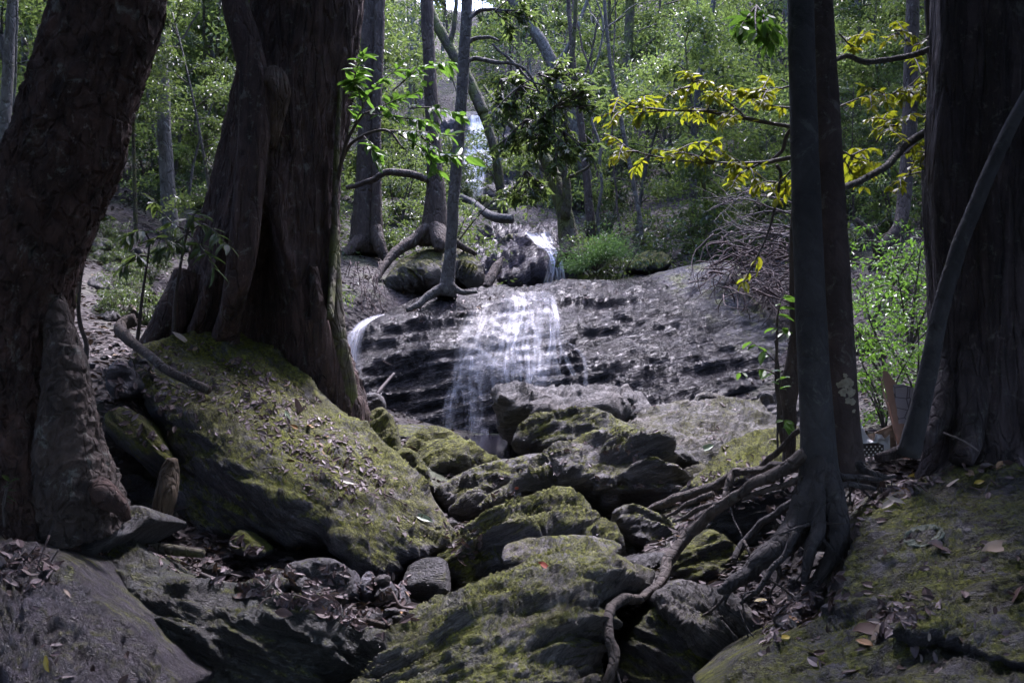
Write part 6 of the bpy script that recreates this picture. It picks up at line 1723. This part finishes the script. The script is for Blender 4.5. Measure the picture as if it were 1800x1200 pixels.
# single leaves that stand out
def one_leaf(label, px, py, L, wr, ang, mat, curl=.15, tilt=(0, 0)):
    h = see(px, py)
    nn = unit(h[1] + np.array([tilt[0], tilt[1], 0]))
    a = R(ang)
    d = np.array([math.cos(a), 0.25 * math.sin(a), math.sin(a)])
    d = unit(d - nn * (d @ nn))
    V, f = leaf_geo((h[0] + nn * .012 - d * L * .5)[None], d[None], nn[None], L, L * wr, True, curl)
    tag(mk("fallen_leaf", V, f, mat, smooth=True), label, "leaf")
def lm(c, rough=.45): return leaf_mat([(0, c), (1, tuple(min(1, x * 1.2) for x in c))], .12, rough, c)
GL, YL, BL, TL, PL, RL = lm((.16, .21, .13)), lm((.32, .24, .03)), lm((.1, .06, .05)), lm((.26, .19, .14)), lm((.33, .27, .22)), lm((.2, .04, .02))
for a in [("pale green fallen leaf on the sunny slope of the broad pale boulder", 1242, 787, .14, .36, 25, GL), ("pale grey green fallen leaf near the lowest edge of the huge boulder", 745, 911, .12, .33, -25, GL),
          ("silvery leaf lying across the moss of the huge boulder", 610, 846, .12, .34, -10, PL), ("large dull grey leaf on the bare flank of the huge boulder", 523, 715, .13, .38, -50, BL), ("olive leaf beside the large dull grey leaf", 505, 735, .11, .34, -70, GL),
          ("tan leaf by the knobbed fallen branch", 318, 595, .16, .3, -28, PL), ("curled rust leaf in the hollow of the largest stream boulder", 955, 996, .06, .6, -15, RL), ("long brown dead leaf on the great slab beside lichen ring", 1655, 962, .15, .4, 8, BL),
          ("tan dead leaf near the frame edge of the great slab", 1755, 962, .16, .36, 20, TL), ("pale forked dead leaf on the great slab below the roots", 1562, 886, .10, .3, 35, PL), ("pale strip leaf beside the pale forked leaf", 1575, 880, .09, .25, -30, PL),
          ("dark crumpled leaf heap on the lower great slab", 1530, 1110, .14, .5, 15, BL), ("orange brown leaf at the lip of the overlapping layer", 1545, 1120, .13, .5, 30, TL), ("yellow leaf in the litter under the twin trunk roots", 1338, 1058, .06, .6, -30, YL),
          ("small yellow leaf beside the smooth blue grey stone", 1380, 1123, .05, .5, 40, YL), ("yellow brown leaf on the purple grey slab", 88, 1166, .06, .45, -50, YL), ("small brown leaf high on the purple grey slab", 115, 1045, .04, .4, -25, TL),
          ("ochre leaf on top edge of the great slab", 1612, 838, .12, .3, 20, YL), ("cream leaf on the mossy top of the great slab", 1675, 852, .09, .3, -5, PL), ("yellow curled leaf beside the cream leaf", 1722, 849, .05, .5, 0, YL),
          ("tiny red leaf on the overhanging layered boulder", 909, 858, .035, .6, 10, RL), ("brown dead leaf on the wedge boulder top", 425, 1050, .09, .4, -20, BL), ("dark curled leaf further along the wedge boulder top", 500, 1078, .08, .5, -10, BL), ("purple brown leaf near the edge of the great slab", 1785, 1055, .14, .5, -10, BL)]:
    one_leaf(*a)

# pale lichen ring on the great slab
r = np.random.default_rng(91)
cx, cy = 1623, 942
pts, n = [], 60
V = []
for k in range(n):
    a = k / n * 6.28
    jag = 1 + .16 * perlin(np.array([math.cos(a) * 2.5, math.sin(a) * 2.5, .3]))
    for s, lf in ((1.0, .002), (.93, .006), (.86, .004), (.8 - .3 * (1 + math.sin(3 * a)) * .5, .002)):
        px, py = cx + 38 * s * jag * math.cos(a), cy + 19 * s * jag * math.sin(a) - 5 * s * math.cos(a)
        h = see(px, py, [slab])
        V.append(h[0] + h[1] * lf)
V = np.array(V)
Qs = []
for k in range(n):
    for j in range(3):
        a, b = k * 4 + j, ((k + 1) % n) * 4 + j
        Qs.append((a, b, b + 1, a + 1))
tag(mk("lichen_ring", V, [np.array(Qs)], plain_mat("lichen_crust", (0.10, 0.115, 0.09), .95, .5, 60, .6)), "pale grey green lichen ring growing on the great slab", "lichen")

# ------------------------------------------------------------------ wrapped bouquet and gift box left by the trunk
def kraft_cone(apex, top, rad, a0, a1, rim, n=40, m=16, wr=0.006, seed=0):
    apex, top = np.asarray(apex), np.asarray(top)
    ax = unit(top - apex)
    e1 = unit(np.cross(ax, np.array([0, 1.0, 0])))
    e2 = np.cross(ax, e1)
    V = []
    H = np.linalg.norm(top - apex)
    for i in range(m):
        for j in range(n):
            a = a0 + (a1 - a0) * j / (n - 1)
            t = i / (m - 1) * rim(j / (n - 1))
            rr = 0.02 + (rad - 0.02) * t
            V.append(apex + ax * H * t + (e1 * math.cos(a) + e2 * math.sin(a)) * rr)
    V = np.array(V)
    V += wr * np.stack([fbm(V * 14 + k * 9 + seed, 2) for k in range(3)], -1)
    idx = (np.arange(m - 1)[:, None] * n + np.arange(n - 1)[None]).ravel()
    return V, [np.stack([idx, idx + 1, idx + n + 1, idx + n], -1)]
M_kraft = plain_mat("kraft_paper", (0.26, 0.16, 0.12), .75, .12, 18, .1)
t = NT("patterned_paper")
tc = t.add("TexCoord").outputs["Object"]
v = t.add("TexVoronoi", {"Vector": tc, "Scale": 17.0, "Randomness": 0.35}, feature='DISTANCE_TO_EDGE').outputs["Distance"]
c = t.mix(t.rng(v, .02, .05), (0.07, 0.06, 0.07), (0.25, 0.225, 0.25))
p = t.add("BsdfPrincipled", {"Base Color": c, "Roughness": .6})
t.l.new(p.outputs[0], t.out.inputs[0])
M_hex = t.m
bp = P(1592, 806, 4.95)
bq = empty("bouquet_wrap", bp, "brown paper bouquet cone with a grey patterned sheet behind the leaning sapling", "bouquet wrap")
tp = P(1606, 690, 5.02)
def rim1(s): return 0.86 + .34 * math.exp(-(min(abs(s - .03), abs(s - 1.03)) / .06) ** 2) + .16 * math.exp(-((s - .55) / .07) ** 2) + .05 * math.sin(s * 14)
V, f = kraft_cone(bp, tp, .165, 0, 6.2, rim1); mk("paper_cone", V, f, M_kraft, bq)
def rim2(s): return 1.0 + .06 * math.sin(s * 6 + 1)
V, f = kraft_cone(bp + np.array([0, -.012, .0]), tp + np.array([0, -.012, -.02]), .172, .45, 2.5, rim2, seed=4)
fq = f[0][f[0][:, 0] >= 40 * 7]
uq, inv = np.unique(fq, return_inverse=True)
mk("patterned_sheet", V[uq], [inv.reshape(fq.shape)], M_hex, bq)
# gift box with white dots
gb = P(1526, 800, 4.85)
go = empty("gift_box", gb, "small dark gift box with white polka dots beside the brown twin trunk", "gift box")
w, d, h = .066, .05, .058
bxv = np.array([[sx * w, sy * d, z] for z in (0, h) for sx, sy in ((-1, -1), (1, -1), (1, 1), (-1, 1))]) 
Vb, Fb = [], []
rot = R(-6)
def rotz(v):
    return np.stack([v[:, 0] * math.cos(rot) - v[:, 1] * math.sin(rot), v[:, 0] * math.sin(rot) + v[:, 1] * math.cos(rot), v[:, 2] + v[:, 0] * .06], -1)
ob = mk("box_body", rotz(bxv) + gb, [np.array([[0, 1, 5, 4], [1, 2, 6, 5], [2, 3, 7, 6], [3, 0, 4, 7], [3, 2, 1, 0]])], plain_mat("dark_card", (0.035, 0.03, 0.03), .6, .1, 10), go, smooth=False)
dots = []
for i in range(6):
    for j in range(4):
        cx_, cz_ = -w + .012 + i * .022 + (j % 2) * .011, .009 + j * .0145
        if abs(cx_) > w - .006: continue
        k = 10
        an = np.arange(k) / k * 6.28
        ring = np.stack([cx_ + .0042 * np.cos(an), np.full(k, -d - .0012), cz_ + .0042 * np.sin(an)], -1)
        vv = np.vstack([[cx_, -d - .0012, cz_], ring])
        dots.append((rotz(vv) + gb, [np.stack([np.zeros(k, int), 1 + np.arange(k), 1 + (np.arange(k) + 1) % k], -1)]))
V, f = merge(dots); mk("dot_print", V, f, plain_mat("white_print", (.7, .7, .7), .6, .03), go)
# tissue paper rising out of the box and brown paper behind it
def crumple(outline, Y0, Y1, seed, amp=.02):
    o = np.asarray(outline, float)
    B = catmull(np.hstack([o, np.zeros((len(o), 1))]), 70, True)[:, :2] if False else o
    rr = np.random.default_rng(seed)
    co, _, fa, _, _, _ = delaunay_2d_cdt([Vector(p) for p in np.vstack([B, np.stack([rr.uniform(B[:, 0].min(), B[:, 0].max(), 60), rr.uniform(B[:, 1].min(), B[:, 1].max(), 60)], -1)])], [(k, (k + 1) % len(B)) for k in range(len(B))], [], 1, 1e-6)
    Q = np.array([tuple(p) for p in co])
    T_ = np.array([q for q in fa if len(q) == 3])
    V = P(Q[:, 0], Q[:, 1], Y0 + (Y1 - Y0) * rr.random(len(Q)))
    V2 = V + np.array([0, .004, 0])
    n = len(V)
    return np.vstack([V, V2]), [np.vstack([T_, T_[:, ::-1] + n])]
V, f = crumple([(1508, 800), (1509, 742), (1516, 748), (1522, 762), (1530, 772), (1536, 776), (1540, 762), (1550, 764), (1556, 772), (1564, 763), (1565, 790), (1550, 800)], 4.9, 4.94, 3)
tag(mk("tissue_paper", V, f, plain_mat("white_tissue", (.62, .62, .64), .8, .06, 10), smooth=False), "crumpled white tissue paper sticking up behind the polka dot box", "tissue paper")
V, f = crumple([(1515, 800), (1516, 765), (1530, 762), (1546, 756), (1570, 744), (1574, 744), (1576, 800)], 5.0, 5.03, 4)
tag(mk("brown_paper", V, f, plain_mat("brown_paper", (.2, .15, .11), .8, .15, 14), smooth=False), "folded brown paper standing behind the white tissue", "paper")
